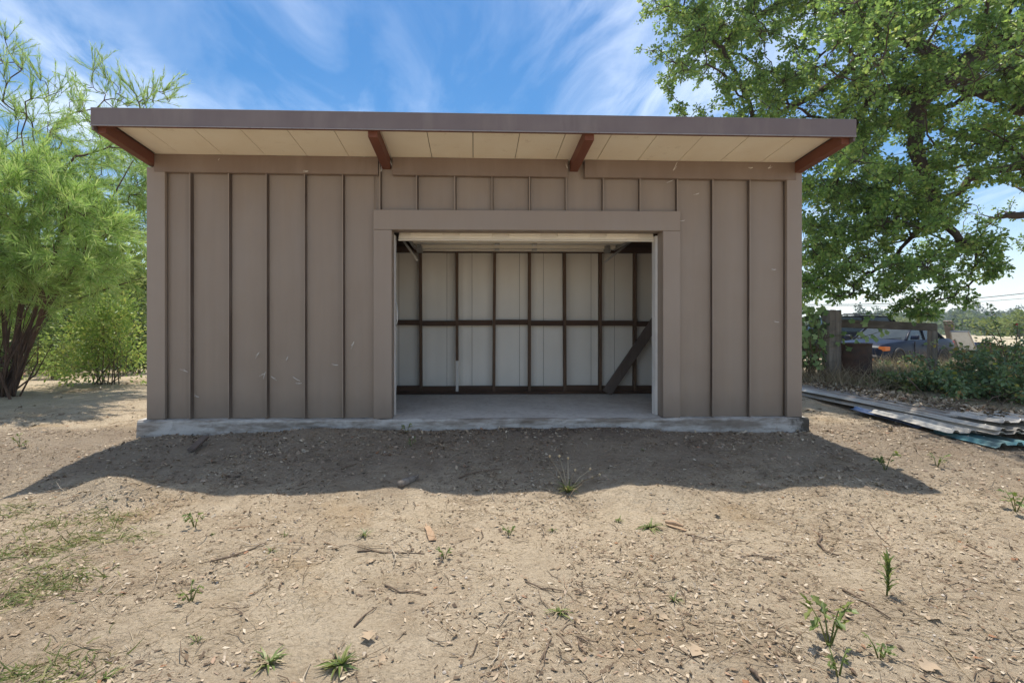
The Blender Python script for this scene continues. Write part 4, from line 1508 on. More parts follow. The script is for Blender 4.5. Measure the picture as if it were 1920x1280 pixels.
def make_car(name, label, loc, rz, paint, L, W, zb, hood_z, boot_z, roof_z, belt, xs, rails=False, estate=False):
    """+x is the nose. xs = (windscreen base, roof front, roof rear, rear screen base) measured from the middle"""
    t = thing(name, loc, label, 'car', None, rz, True)
    xw, xr0, xr1, xb = xs
    hw = W / 2

    def ring(x, ztop, wid, zlow=zb):
        h = ztop - zlow
        pr = [(0, zlow), (wid * .86, zlow), (wid * .97, zlow + h * .18), (wid, zlow + h * .45), (wid * .975, zlow + h * .78), (wid * .90, ztop - h * .03), (wid * .55, ztop + .012), (0, ztop + .02)]
        return [(x, -y, z) for y, z in pr] + [(x, y, z) for y, z in pr[::-1][1:-1]]
    st = [(-L / 2, boot_z - .22, hw * .80, zb + .16), (-L / 2 + .07, boot_z - .05, hw * .93, zb + .06), (-L / 2 + .35, boot_z, hw * .985, zb), (xb - .05, boot_z + .02, hw, zb), (0, belt, hw, zb), (xw, hood_z + .02, hw, zb),
          (L / 2 - .55, hood_z - .05, hw * .98, zb), (L / 2 - .18, hood_z - .12, hw * .93, zb), (L / 2 - .03, hood_z - .22, hw * .86, zb + .05), (L / 2, hood_z - .32, hw * .80, zb + .12)]
    V, F = loft([ring(x, zt, w, zl) for x, zt, w, zl in st])
    MB().add(V, F).build('body', paint, t, True, .02, 2)
    # cabin: roof skin and glass between pillars
    rt = hw * .74
    bt = hw * .90
    z0 = belt - .02
    def cab(x, y, z):
        return (x, y, z)
    roof = [(xr0, -rt, roof_z - .035), (xr0, rt, roof_z - .035), ((xr0 + xr1) / 2, rt * 1.03, roof_z), ((xr0 + xr1) / 2, -rt * 1.03, roof_z), (xr1, -rt, roof_z - .03), (xr1, rt, roof_z - .03)]
    mb = MB()
    low = [(x, y * 1.02, z - .05) for x, y, z in roof]
    mb.add(roof + low, [(0, 1, 2, 3), (3, 2, 5, 4), (7, 6, 9, 8), (8, 9, 10, 11)[::1], (0, 6, 7, 1), (4, 5, 11, 10), (0, 3, 9, 6), (3, 4, 10, 9), (1, 7, 8, 2), (2, 8, 11, 5)])
    mb.build('roof', paint, t, True, .02, 2)
    hz, bz = hood_z + .01, (boot_z + .01 if not estate else belt)
    # windscreen, rear screen
    def slab_q(q, name, mat, th=.02):
        a = [Vector(p) for p in q]
        nrm = (a[1] - a[0]).cross(a[2] - a[0]).normalized()
        b = [p - nrm * th for p in a]
        return MB().hexa(a + b).build(name, mat, t)
    slab_q([(xw, -bt * .93, hz), (xw, bt * .93, hz), (xr0, rt * .95, roof_z - .06), (xr0, -rt * .95, roof_z - .06)], 'windscreen', M['glass'])
    slab_q([(xb, bt * .9, bz), (xb, -bt * .9, bz), (xr1, -rt * .92, roof_z - .06), (xr1, rt * .92, roof_z - .06)], 'rear_screen', M['glass'])
    for s in (-1, 1):
        xm_ = (xr0 + xr1) / 2 + .05
        for (a, b, c_, d_) in ((xw - .12, xm_ + .03, xm_ + .03, xr0 - .02), (xm_ - .03, xb + .35, xr1 + .10, xm_ - .03)):
            q = [(a, s * bt * .955, z0), (b, s * bt * .955, z0), (c_, s * rt * 1.0, roof_z - .08), (d_, s * rt * 1.0, roof_z - .08)]
            slab_q(q if s > 0 else q[::-1], 'side_window', M['glass'])
        if not estate:
            q = [(xb + .30, s * bt * .95, z0), (xb + .06, s * bt * .93, z0), (xr1 + .02, s * rt * .99, roof_z - .09), (xr1 + .06, s * rt * .99, roof_z - .09)]
            slab_q(q if s > 0 else q[::-1], 'side_window', M['glass'])
        # pillars
        for a_, b_, w_, up_ in (((xw + .02, s * bt * .965, hood_z), (xr0 + .02, s * rt * 1.0, roof_z - .05), .06, (0, 0, 1)), ((xm_, s * bt * .975, z0 - .02), (xm_, s * rt * 1.02, roof_z - .05), .05, (1, 0, 0)),
                                ((xb + (.33 if not estate else .1), s * bt * .965, z0 - .02), (xr1 + .08, s * rt * 1.01, roof_z - .05), .05, (0, 0, 1)), ((xb - .02, s * bt * .95, bz - .02), (xr1 - .02, s * rt * .99, roof_z - .05), .09, (0, 0, 1))):
            MB().bar(a_, b_, w_, .05, up_).build('pillar', paint, t, True, .01)
        # mirror
        mb = MB().hexa([(xw - .12, s * hw * .98, belt), (xw - .02, s * hw * .98, belt), (xw + .0, s * (hw + .20), belt + .01), (xw - .12, s * (hw + .20), belt + .01),
                        (xw - .12, s * hw * .98, belt + .11), (xw - .05, s * hw * .98, belt + .12), (xw - .05, s * (hw + .19), belt + .14), (xw - .12, s * (hw + .20), belt + .14)])
        mb.build('mirror', paint, t, True, .02, 2)
        # lamps
        hl = MB().hexa([(L / 2 - .055, s * hw * .42, hood_z - .31), (L / 2 - .10, s * hw * .80, hood_z - .31), (L / 2 - .2, s * hw * .80, hood_z - .31), (L / 2 - .2, s * hw * .42, hood_z - .31),
                        (L / 2 - .005, s * hw * .42, hood_z - .17), (L / 2 - .06, s * hw * .82, hood_z - .17), (L / 2 - .2, s * hw * .82, hood_z - .17), (L / 2 - .2, s * hw * .42, hood_z - .17)])
        hl.build('headlight', M['clear_lens'], t, False, .01)
        MB().hexa([(L / 2 - .09, s * hw * .815, hood_z - .31), (L / 2 - .20, s * hw * .96, hood_z - .31), (L / 2 - .42, s * hw * .985, hood_z - .30), (L / 2 - .30, s * hw * .80, hood_z - .31),
                   (L / 2 - .05, s * hw * .825, hood_z - .175), (L / 2 - .17, s * hw * .96, hood_z - .175), (L / 2 - .42, s * hw * .99, hood_z - .185), (L / 2 - .30, s * hw * .80, hood_z - .175)]).build('indicator', M['amber'], t, False, .008)
        MB().box(-L / 2 - .005, -L / 2 + .14, s * hw * .70 - .16, s * hw * .70 + .16, boot_z - .26, boot_z - .10).build('tail_lamp', M['red_lens'], t, False, .02)
        for xwh in (L * .30, -L * .29):
            mb = MB()
            mb.lathe([(.19, -.10), (.29, -.10), (.315, -.07), (.315, .07), (.29, .10), (.19, .10)], 28)
            w_ = mb.build('wheel', M['rubber'], t, True)
            w_.rotation_euler = (R(90), 0, 0)
            w_.location = (xwh, s * (hw - .10), .315)
            mb = MB().lathe([(.05, -.09), (.185, -.085), (.188, .09), (.05, .06)], 20)
            r_ = mb.build('rim', M['steel'], w_, True)
            r_.location = (0, 0, 0)
            # wheel arch
            pts = [(xwh + math.cos(a) * .37, s * (hw - .012), .315 + math.sin(a) * .37) for a in np.linspace(-.2, math.pi + .2, 14)]
            MB().tube(pts, .03, 6).build('wheel_arch', M['black_plastic'], t, True)
    for s in (1, -1):
        mb = MB()
        xe = s * (L / 2 + .015)
        mb.tube([(xe - s * .25, -hw * .95, zb + .22), (xe - s * .02, -hw * .78, zb + .22), (xe, 0, zb + .22), (xe - s * .02, hw * .78, zb + .22), (xe - s * .25, hw * .95, zb + .22)], .085, 8)
        mb.build('bumper', M['black_plastic'] if s > 0 else paint, t, True)
    MB().box(L / 2 - .03, L / 2 + .01, -hw * .38, hw * .38, hood_z - .31, hood_z - .19).build('grille', M['black_plastic'], t, False, .01)
    MB().box(L / 2 + .06, L / 2 + .105, hw * .35, hw * .75, zb + .14, zb + .2).build('marker_lamp', M['amber'], t)
    for s in (-1, 1):
        MB().bar((xw + .02, s * .1, hz + .015), (xw - .02, s * .62, hz + .05), .02, .02).build('wiper', M['black_plastic'], t)
        for xx in (xw - .30, (xr0 + xr1) / 2 + .06):
            MB().box(xx - .008, xx + .008, s * hw * 1.0 - .02, s * hw * 1.0 + .004, zb + .08, belt - .06).build('door_seam', M['black_plastic'], t)
            MB().box(xx - .62, xx - .46, s * hw - .01, s * hw + .02, belt - .2, belt - .16).build('handle', paint, t, False, .008)
        if rails:
            MB().tube([(xr0 - .2, s * rt * .9, roof_z), (xr0 - .3, s * rt * .9, roof_z + .06), (xr1 + .3, s * rt * .9, roof_z + .06), (xr1 + .2, s * rt * .9, roof_z)], .018, 6).build('roof_rail', M['black_plastic'], t, True)
    return t


def cam_xy(xc, zc):
    return Vector((CAM[0] + xc * cs + zc * sn, CAM[1] - xc * sn + zc * cs))


# sedan: its left front corner and left rear corner as measured
fl, rl = cam_xy(746 / 955 * 15.0, 15.0), cam_xy(884 / 955 * 17.0, 17.0)
ax = (fl - rl).normalized()
lft = Vector((-ax.y, ax.x))
mid = (fl + rl) / 2 - lft * .85
make_car('sedan', 'old dark blue sedan with amber corner lamp parked beyond the fence', (mid.x, mid.y, -.17), math.atan2(ax.y, ax.x), car_paint('dark_blue_paint', (0.010, 0.016, 0.036)),
         4.6, 1.72, .20, .93, .98, 1.40, .95, (.78, .18, -.95, -1.55))
c = cam_xy(655 / 955 * 21.5, 21.5)
make_car('dark_suv', 'dark sport utility vehicle whose roof shows behind the fence rail', (c.x, c.y, -.12), R(178), car_paint('charcoal_paint', (0.014, 0.015, 0.018)),
         4.7, 1.85, .30, 1.10, 1.18, 1.80, 1.15, (.95, .35, -1.75, -2.2), True, True)

# flat trailer with junk at the right of the sedan
c = cam_xy(905 / 955 * 20.5, 20.5)
t = thing('trailer', (c.x, c.y, gz1(c.x, c.y)), 'rusty flat trailer loaded with junk right of the sedan', 'trailer', None, R(-28), True)
MB().box(-1.1, 1.3, -.8, .8, .48, .58).build('deck', M['rust'], t, False, .01)
mb = MB().box(-1.1, 1.3, -.82, -.76, .58, .74).box(-1.1, 1.3, .76, .82, .58, .74)
mb.build('side_board', M['rust'], t)
MB().bar((-1.1, 0, .5), (-2.1, 0, .42), .1, .1).build('drawbar', M['rust'], t)
for s in (-1, 1):
    w_ = MB().lathe([(.15, -.09), (.29, -.09), (.30, .0), (.29, .09), (.15, .09)], 22).build('wheel', M['rubber'], t, True)
    w_.rotation_euler = (R(90), 0, 0); w_.location = (.2, s * .93, .30)
MB().box(-1.14, -1.10, -.7, -.5, .62, .72).build('tail_lamp', M['red_lens'], t)


def junk(name, xc_px, zc, z, build, label, cat, rz=0):
    q = cam_xy((xc_px - CX) / F_PX * zc, zc)
    t = thing(name, (q.x, q.y, z), label, cat, None, rz, True)
    build(t)
    return t


zt = gz1(c.x, c.y) + .58


def b_window(t):
    fr = MB()
    for a, b in (((-.05, -.36, 0), (.32, -.28, .72)), ((-.05, .36, 0), (.32, .28, .72)), ((-.05, -.36, 0), (-.05, .36, 0)), ((.32, -.28, .72), (.32, .28, .72))):
        fr.bar(a, b, .035, .04, (1, 0, .4))
    fr.build('frame', M['steel'], t)
    MB().hexa([(-.05, -.34, .02), (-.05, .34, .02), (.30, .26, .70), (.30, -.26, .70), (-.03, -.34, .01), (-.03, .34, .01), (.32, .26, .69), (.32, -.26, .69)]).build('pane', M['clear_lens'], t)


def b_plank(t):
    MB().hexa([(-.05, -.16, 0), (.03, -.16, 0), (.03, .16, 0), (-.05, .16, 0), (.25, -.15, 1.15), (.33, -.15, 1.12), (.33, .17, 1.12), (.25, .17, 1.15)]).build('board', M['oldwood'], t)
    MB().box(-.04, .0, -.02, .02, .0, .05).build('cleat', M['rust'], t)


def b_crate(m):
    def f(t):
        mb = MB()
        mb.box(-.22, .22, -.17, .17, 0, .02)
        for x0, x1, y0, y1 in ((-.22, .22, -.17, -.15), (-.22, .22, .15, .17), (-.22, -.20, -.15, .15), (.20, .22, -.15, .15)):
            mb.box(x0, x1, y0, y1, .021, .24)
        mb.build('body', M[m], t, False, .006)
        MB().box(-.235, .235, -.185, .185, .242, .262).build('rim', M[m], t)
    return f


junk('vehicle_window', 1808, 19.6, zt, b_window, 'pale glazed vehicle window frame leaning on the junk trailer', 'window', R(200))
junk('timber_board', 1788, 19.9, zt, b_plank, 'grey weathered board upright beside the leaning window frame', 'board', R(190))
junk('blue_crate', 1829, 20.2, zt + .02, b_crate('blue_plastic'), 'dark blue crate on the junk trailer', 'crate', R(10))
junk('tan_crate', 1842, 20.6, zt + .02, b_crate('orange_plastic'), 'tan orange crate next to the dark blue one', 'crate', R(-20))

# ------------------------------------------------------------------ fence corner, drum, wires, vine
FZ = 9.9
pb = atd(1560, 711, FZ)
fence = thing('fence', (pb.x, pb.y, gz1(pb.x, pb.y)), 'weathered timber fence corner with thick round post, rail and wire', 'fence')


def rough_post(x, y, z0, z1, r, name, n=18, jag=.012):
    V, F = [], []
    zz = np.linspace(z0, z1, 14)
    ang = np.linspace(0, 2 * math.pi, n, endpoint=False)
    prof = 1 + rng.normal(size=n) * .05
    for i, z in enumerate(zz):
        for k, a in enumerate(ang):
            q = r * prof[k] * (1 + .015 * rng.normal()) * (1.04 - .06 * i / 13)
            V.append((x + math.cos(a) * q, y + math.sin(a) * q, z + (rng.normal() * jag if i == 13 else 0)))
    for i in range(13):
        for k in range(n):
            k2 = (k + 1) % n
            F.append((i * n + k, i * n + k2, (i + 1) * n + k2, (i + 1) * n + k))
    V.append((x, y, z1 - .004)); cI = len(V) - 1
    for k in range(n):
        F.append((13 * n + k, 13 * n + (k + 1) % n, cI))
    return MB().add(V, F).build(name, M['oldwood'], fence)


ptop = atd(1560, 582, FZ).z
rough_post(pb.x, pb.y, gz1(pb.x, pb.y) - .2, ptop, .145, 'post')
q2 = atd(1748, 700, 10.6)
q2t = atd(1748, 609, 10.6).z
V0 = gz1(q2.x, q2.y) - .1
MB().hexa([(q2.x - .07, q2.y - .06, V0), (q2.x + .07, q2.y - .06, V0), (q2.x + .07, q2.y + .06, V0), (q2.x - .07, q2.y + .06, V0), (q2.x - .06, q2.y - .06, q2t), (q2.x + .065, q2.y - .06, q2t + .02), (q2.x + .065, q2.y + .06, q2t + .01), (q2.x - .06, q2.y + .06, q2t)]).build('post', M['oldwood'], fence, False, .008)
a, b = atd(1572, 606, FZ - .02), atd(1752, 613, 10.5)
MB().bar(a, b + Vector((0, 0, .0)), .10, .155).build('rail', M['oldrail'], fence, False, .012)
q3 = atd(1490, 640, 9.9)
for k, (h1, h2, sagz) in enumerate(((650, 648, .04), (676, 676, .06), (598, 616, .05), (632, 616, .02))):
    A_, B_ = atd(1470, h1, FZ - .16), atd(1572, h2, FZ - .16)
    pts = [A_ + (B_ - A_) * t_ + Vector((0, 0, -sagz * math.sin(math.pi * t_))) for t_ in np.linspace(0, 1, 8)]
    MB().tube(pts, .0035, 4).build('wire', M['wire'], fence, True)
for k, py in enumerate((603, 640, 656, 683, 694)):
    z = atd(1560, py, FZ).z
    pts = [(pb.x + math.cos(a_) * .152, pb.y + math.sin(a_) * .152, z + .012 * math.sin(a_ * 2 + k)) for a_ in np.linspace(0, 2 * math.pi, 20)]
    MB().tube(pts, .004, 4).build('wire_wrap', M['wire'], fence, True)
A_, B_ = atd(1527, 640, FZ - .3), atd(1559, 697, FZ - .25)
MB().tube([A_, (A_ + B_) / 2 + Vector((.03, 0, .03)), B_], .004, 4).build('wire', M['wire'], fence, True)
A_, B_ = atd(1757, 616, 10.5), atd(2050, 622, 9.6)
MB().tube([A_, (A_ + B_) / 2 + Vector((0, 0, -.02)), B_], .003, 4).build('wire', M['wire'], fence, True)

dpos = atd(1601, 716, FZ - .05)
dz = gz1(dpos.x, dpos.y)
t = thing('rusty_drum', (dpos.x, dpos.y, dz), 'dark rusted steel drum standing against the thick fence post', 'drum', None, 0, True)
dtop = atd(1601, 643, FZ - .05).z - dz
prof = [(.0, -.05), (.285, -.05), (.29, .0)]
for z in np.linspace(.05, dtop - .03, 22):
    prof.append((.285 + (.012 if abs(z - dtop * .33) < .025 or abs(z - dtop * .66) < .025 else 0) + rng.normal() * .001, z))
prof += [(.295, dtop - .02), (.295, dtop), (.27, dtop), (.268, dtop - .03)]
MB().lathe(prof, 32).build('barrel', M['drum'], t, True)
MB().lathe([(.03, 0), (.03, .02), (.0, .02)], 10, (.15, -.05, dtop - .03)).build('bung', M['rust'], t, True)

# grape vine by the post
t = thing('grape_vine', (pb.x - .5, pb.y - .1, gz1(pb.x - .5, pb.y)), 'grape vine with broad bright leaves climbing the thick fence post', 'vine')
VL = [(0, 0, 0)]
for k in range(15):
    a_ = -2.6 + 5.2 * k / 14
    r_ = (.62 if k % 3 == 1 else .46) * (1.0 if abs(a_) < 2.2 else .8)
    VL.append((math.cos(a_) * r_ + .1, math.sin(a_) * r_, .07 * math.cos(2 * a_) - .06 * r_))
lm_me = bpy.data.meshes.new('vine_leaf')
lm_me.from_pydata(VL, [], [(0, k, k + 1) for k in range(1, 15)])
lm_me.materials.append(M['vine'])
leaf_meshes = []
for k in range(5):
    me = lm_me.copy()
    g = G('vine_leaf_green')
    u = k / 4
    colr = tuple(a_ * (1 - u) + b_ * u for a_, b_ in zip((0.18, 0.29, 0.09), (0.34, 0.46, 0.20)))
    w = g.coord('Object')
    g.set('Base Color', g.mix(g.rng(g.noise(w, 5, 4), .35, .7), colr, tuple(x * .75 for x in colr))).set('Roughness', .5)
    tr = g.n('ShaderNodeBsdfTranslucent'); tr.inputs[0].default_value = (colr[0] * 1.4, colr[1] * 1.3, colr[2], 1)
    mx = g.n('ShaderNodeMixShader'); mx.inputs[0].default_value = .4
    g.L(g.b.outputs[0], mx.inputs[1]); g.L(tr.outputs[0], mx.inputs[2]); g.L(mx.outputs[0], g.out.inputs[0])
    me.materials[0] = g.m
    leaf_meshes.append(me)
spots = []
for k in range(115):
    spots.append((rng.uniform(1478, 1548), 572 + 118 * rng.random() ** 1.15, rng.uniform(9.3, 10.0)))
for (x, y) in ((1570, 646), (1583, 640), (1589, 652), (1597, 632), (1612, 628), (1622, 636), (1634, 630), (1648, 618), (1652, 626), (1660, 621), (1622, 598), (1634, 592), (1626, 586), (1618, 608), (1596, 600), (1640, 634), (1604, 640), (1558, 628), (1580, 624), (1611, 641)):
    spots.append((x, y, FZ - .22))
for (x, y, zc) in spots:
    o = bpy.data.objects.new('leaf', leaf_meshes[int(rng.integers(0, 5))])
    COL.objects.link(o)
    o.parent = t
    pt = atd(x, y, zc)
    if pt.z < gz1(pt.x, pt.y) + .05:
        pt.z = gz1(pt.x, pt.y) + .05 + rng.random() * .2
    o.location = pt - t.location
    o.rotation_euler = (R(rng.uniform(35, 85)), R(rng.normal() * 22), R(rng.normal() * 50))
    s = rng.uniform(.09, .15)
    o.scale = (s, s, s)
mb = MB()
for k in range(16):
    a_ = atd(rng.uniform(1490, 1550), 705, 9.8); a_.z = gz1(a_.x, a_.y) - .03
    b_ = atd(rng.uniform(1485, 1555), rng.uniform(575, 640), rng.uniform(9.4, 9.9))
    mb.tube([a_, (a_ + b_) / 2 + Vector((rng.normal() * .1, 0, .05)), b_], [.012, .008, .004], 5)
mb.tube([atd(1545, 634, FZ - .2), atd(1575, 628, FZ - .24), atd(1610, 634, FZ - .2), atd(1655, 620, FZ - .2)], [.008, .007, .006, .004], 5)
mb.tube([atd(1527, 610, FZ - .2), atd(1535, 583, FZ - .2), atd(1552, 577, FZ - .2)], [.005, .004, .003], 5)
mb.build('stem', M['cane'], t, True)
o = place('foliage', np_mesh('foliage', *scatter(LEAF_T, LEAF_F, np.array([atd(rng.uniform(1470, 1552), rng.uniform(585, 690), rng.uniform(9.8, 10.6)) for _ in range(420)]), rdir(420), rdir(420) + (0, -.5, .5), .13, .11), M['darkleaf']), t)
o['kind'] = 'stuff'

# ------------------------------------------------------------------ brambles and dry weeds on the right


def bramble(label, spots, leaf, n, h, canes=10, lm='bramble', name='bramble', cat='bush', hang=.0):
    """a thicket: arching canes over the given ground spots with leaves along them"""
    b = Vector((np.mean([s[0] for s in spots]), np.mean([s[1] for s in spots]), 0))
    b.z = gz1(b.x, b.y)
    t = thing(name, tuple(b), label, cat)
    mb = MB()
    P, D, N, S = [], [], [], []
    per = n // (len(spots) * canes)
    for (x, y, hh) in spots:
        for k in range(canes):
            s = np.array((x + rng.normal() * .18, y + rng.normal() * .18, 0.0)); s[2] = gz1(s[0], s[1]) - .04
            e = s + np.array((rng.normal() * .55, rng.normal() * .45, hh * rng.uniform(.15, 1.0)))
            m_ = (s + e) / 2 + np.array((0, 0, hh * rng.uniform(.25, .5)))
            tt = np.linspace(0, 1, 6)[:, None]
            cv = s * (1 - tt) ** 2 + 2 * m_ * tt * (1 - tt) + e * tt ** 2
            mb.tube(list(cv), [.006, .006, .005, .005, .004, .003], 4, cap=False)
            ti = rng.random((per, 1)) ** .7
            c_ = s * (1 - ti) ** 2 + 2 * m_ * ti * (1 - ti) + e * ti ** 2
            dd = rdir(per)
            P.append(c_ + dd * .09 * rng.random((per, 1))); D.append(dd); N.append(unit(rdir(per) * .7 + np.array((0, -.25, .8)))); S.append(leaf * rng.uniform(.55, 1.25, per))
    P, D, N, S = map(np.concatenate, (P, D, N, S))
    P[:, 2] = np.maximum(P[:, 2], gz(P[:, 0], P[:, 1]) + .02)
    V, F = scatter(LEAF_T, LEAF_F, P, D, N, S, S * .75)
    mb.build('stem', M['cane'], t, True)
    c_ = place('foliage', np_mesh('foliage', V, F, M[lm]), t)
    c_['kind'] = 'stuff'
    return t


def spots_px(lst):
    out = []
    for px, zc, h in lst:
        q = cam_xy((px - CX) / F_PX * zc, zc)
        out.append((q.x, q.y, h))
    return out


bramble('big dark green bramble thicket right of the corrugated sheets', spots_px([(1800, 8.6, .5), (1840, 8.4, .6), (1880, 8.2, .8), (1915, 8.0, .85), (1960, 8.0, .95), (1770, 8.9, .4), (1830, 9.3, .75), (1880, 9.2, .95), (1930, 9.0, 1.05), (1990, 9.2, 1.0), (2050, 8.6, .9), (1745, 9.2, .3)]), .075, 9500, .8, 12)
bramble('low bramble patch with yellowing leaves in front of the second fence post', spots_px([(1750, 9.6, .3), (1720, 9.7, .25), (1785, 10.6, .4), (1700, 10.8, .3), (1760, 11.0, .4), (1730, 11.4, .35), (1800, 11.2, .4)]), .07, 2600, .5, 10)
bramble('strip of low green weeds along the far edge of the sheets', spots_px([(1630, 9.6, .22), (1665, 9.4, .25), (1700, 9.2, .28), (1735, 9.0, .28), (1600, 9.8, .18), (1680, 9.7, .3)]), .06, 2000, .3, 8, 'weed', 'weed_patch', 'weeds')

# tall rose shoot
s0 = cam_xy((1890 - CX) / F_PX * 8.6, 8.6)
t = thing('rose_shoot', (s0.x, s0.y, gz1(s0.x, s0.y)), 'tall arching rose shoot with red hip rising above the brambles', 'plant')
mb = MB()
P, D, N, S = [], [], [], []
for pts in ([(1893, 700), (1886, 660), (1875, 630), (1862, 600), (1856, 568)], [(1893, 700), (1880, 655), (1858, 622), (1815, 612), (1770, 608)], [(1893, 700), (1905, 650), (1908, 620), (1906, 608)], [(1898, 700), (1915, 660), (1925, 640), (1940, 620)], [(1888, 690), (1870, 645), (1850, 640), (1835, 650)]):
    cv = [np.array(atd(x, y, 8.6 + .1 * i)) for i, (x, y) in enumerate(pts)]
    mb.tube(cv, [.009, .008, .007, .005, .003][:len(cv)], 5)
    for i in range(len(cv) - 1):
        n = 26
        ti = rng.random((n, 1))
        P.append(cv[i] + (cv[i + 1] - cv[i]) * ti + rng.normal(size=(n, 3)) * .035); D.append(rdir(n)); N.append(rdir(n) + (0, -.3, .8)); S.append(rng.uniform(.035, .075, n))
P, D, N, S = map(np.concatenate, (P, D, N, S))
mb.build('stem', M['cane'], t, True)
place('foliage', np_mesh('foliage', *scatter(LEAF_T, LEAF_F, P, D, N, S, S * .7), M['bramble']), t)['kind'] = 'stuff'
hp = atd(1906, 609, 8.9)
MB().lathe([(0.0, -.03), (.018, -.022), (.026, 0), (.018, .022), (.006, .032)], 10, hp).build('hip', M['red_lens'], t, True)


def blades(name, P, L, W, m, label=None, lean=.55, up=1.0, parent=None, cat=None, kind='stuff'):
    n = len(P)
    d = rng.normal(size=(n, 3)) * lean
    d[:, 2] = up * rng.uniform(.4, 1.2, n)
    V, F = scatter(BLADE_T, STRAND_F, P, d, rdir(n) + (0, 0, .4), L, W)
    o = place(name, np_mesh(name, V, F, M[m]), parent)
    tag(o, label, cat, None, kind)
    return o


def ground_pts(n, fn):
    out = []
    while len(out) < n:
        x, y = fn()
        out.append((x, y))
    A = np.array(out)
    return np.stack([A[:, 0], A[:, 1], gz(A[:, 0], A[:, 1]) - .005], -1)


def around_px(lst, sp):
    """random ground spots near (pixel x, depth) anchors"""
    def f():
        px, zc = lst[int(rng.integers(0, len(lst)))]
        q = cam_xy((px - CX) / F_PX * zc, zc)
        return q.x + rng.normal() * sp, q.y + rng.normal() * sp
    return f


Pd = ground_pts(7000, around_px([(1640, 10.6), (1665, 10.8), (1690, 10.5), (1720, 11.2), (1750, 11.4), (1780, 11.6), (1660, 11.6), (1700, 12), (1615, 9.9), (1590, 9.5), (1570, 9.5), (1520, 10.2), (1800, 12), (1640, 9.9), (1540, 9.6)], .36))
blades('dry_weeds', Pd, rng.uniform(.2, .62, len(Pd)), .008, 'straw', 'tangle of dry brown weeds below the fence rail', .75, .8)
Pd = ground_pts(1500, around_px([(1860, 9.8), (1890, 9.7), (1915, 9.6), (1840, 10.2)], .3))
blades('dry_weeds', Pd, rng.uniform(.3, .95, len(Pd)), .008, 'straw', 'dry brush standing among the brambles at the right border', .6, .9)
Pd = ground_pts(1100, around_px([(1510, 9.9), (1530, 10.0), (1545, 9.7)], .22))
blades('dry_grass', Pd, rng.uniform(.12, .35, len(Pd)), .007, 'straw', 'dry grass at the foot of the thick fence post', .5, .9)
Pd = ground_pts(2600, lambda: (rng.uniform(12, 34), rng.uniform(9, 26)))
blades('field_grass', Pd, rng.uniform(.15, .5, len(Pd)), .02, 'straw', 'pale dry grass in the field beyond the cars', .5, .9)

# dry branches lying before the brambles
t = thing('brush_branch', (cam_xy((1880 - CX) / F_PX * 7.9, 7.9).x, cam_xy((1880 - CX) / F_PX * 7.9, 7.9).y, -.1), 'bare dry branch lying in front of the brambles', 'branch')
mb = MB()
for pts in ([(1865, 775), (1885, 750), (1915, 742), (1960, 735)], [(1842, 770), (1860, 745), (1890, 738)], [(1790, 752), (1815, 748), (1850, 752)], [(1905, 770), (1880, 760), (1868, 742)], [(1700, 706), (1715, 722), (1735, 742)]):
    MB().tube([atd(x, y, 7.9 + .02 * i) for i, (x, y) in enumerate(pts)], [.013, .010, .007, .004][:len(pts)], 5).build('twig', M['twig'], t, True)

# ------------------------------------------------------------------ corrugated sheets


def sheet(name, label, x, y, L, W, rz, zn, zf, mat, pitch=.19, rise=.032, seed=0, bow=.02):
    """near left corner (x, y); runs away along +y turned by rz; near and far heights"""
    nl = 16
    prof = []
    u = 0.0
    while u < W - 1e-6:
        for a_, h_ in ((0, 0), (.28, 0), (.40, 1), (.60, 1), (.72, 0)):
            q = u + a_ * pitch
            if q <= W:
                prof.append((q, h_ * rise))
        u += pitch
    prof.append((W, 0))
    r_ = np.random.default_rng(50 + seed)
    t = thing(name, (x, y, zn), label, 'metal sheet', 'corrugated roofing sheets stacked on the ground')
    V, F = [], []
    ph = r_.uniform(0, 6)
    for i in range(nl + 1):
        v = i / nl
        for (a_, h_) in prof:
            zz = zn + (zf - zn) * v + h_ + bow * math.sin(2.2 * math.pi * v + ph) * (.4 + .6 * a_ / W) + (.03 * max(0, .12 - v) / .12 * math.sin(a_ * 7 + ph) if seed % 2 else 0)
            lx, ly = a_, v * L + .004 * math.sin(9 * a_)
            V.append((x + lx * math.cos(rz) - ly * math.sin(rz), y + lx * math.sin(rz) + ly * math.cos(rz), zz))
    n = len(prof)
    for i in range(nl):
        for k in range(n - 1):
            F.append((i * n + k, i * n + k + 1, (i + 1) * n + k + 1, (i + 1) * n + k))
    o = MB().add(V, F).build('sheet', mat, t)
    s = o.modifiers.new('thickness', 'SOLIDIFY'); s.thickness = .004; s.offset = 0
    # roofing screws along the crests
    mb = MB()
    for v in (.04, .5, .95):
        for k in range(int(W / pitch)):
            a_ = (k + .5) * pitch
            if a_ > W:
                continue
            ly = v * L
            zz = zn + (zf - zn) * v + rise + bow * math.sin(2.2 * math.pi * v + ph) * (.4 + .6 * a_ / W)
            mb.lathe([(.008, -.002), (.008, .004), (.004, .007)], 6, (x + a_ * math.cos(rz) - ly * math.sin(rz), y + a_ * math.sin(rz) + ly * math.cos(rz), zz + .003))
    mb.build('screws', M['steel'], t)['kind'] = 'stuff'
    return t


def sheet_mat(name, c, c2, rough=.4):
    g = G(name)
    w = g.coord('Object')
    v = g.coord('World', (1, .12, 1))
    col = g.mix(g.rng(g.noise(v, 7, 6), .38, .7), c, c2)
    col = g.mix(g.rng(g.noise(w, 2.1, 6), .5, .7, 0, .6), col, (0.20, 0.16, 0.12))
    g.set('Base Color', col).set('Roughness', g.rng(g.noise(w, 5, 4), .3, .7, rough - .1, rough + .2)).set('Specular IOR Level', .5)
    return g.m


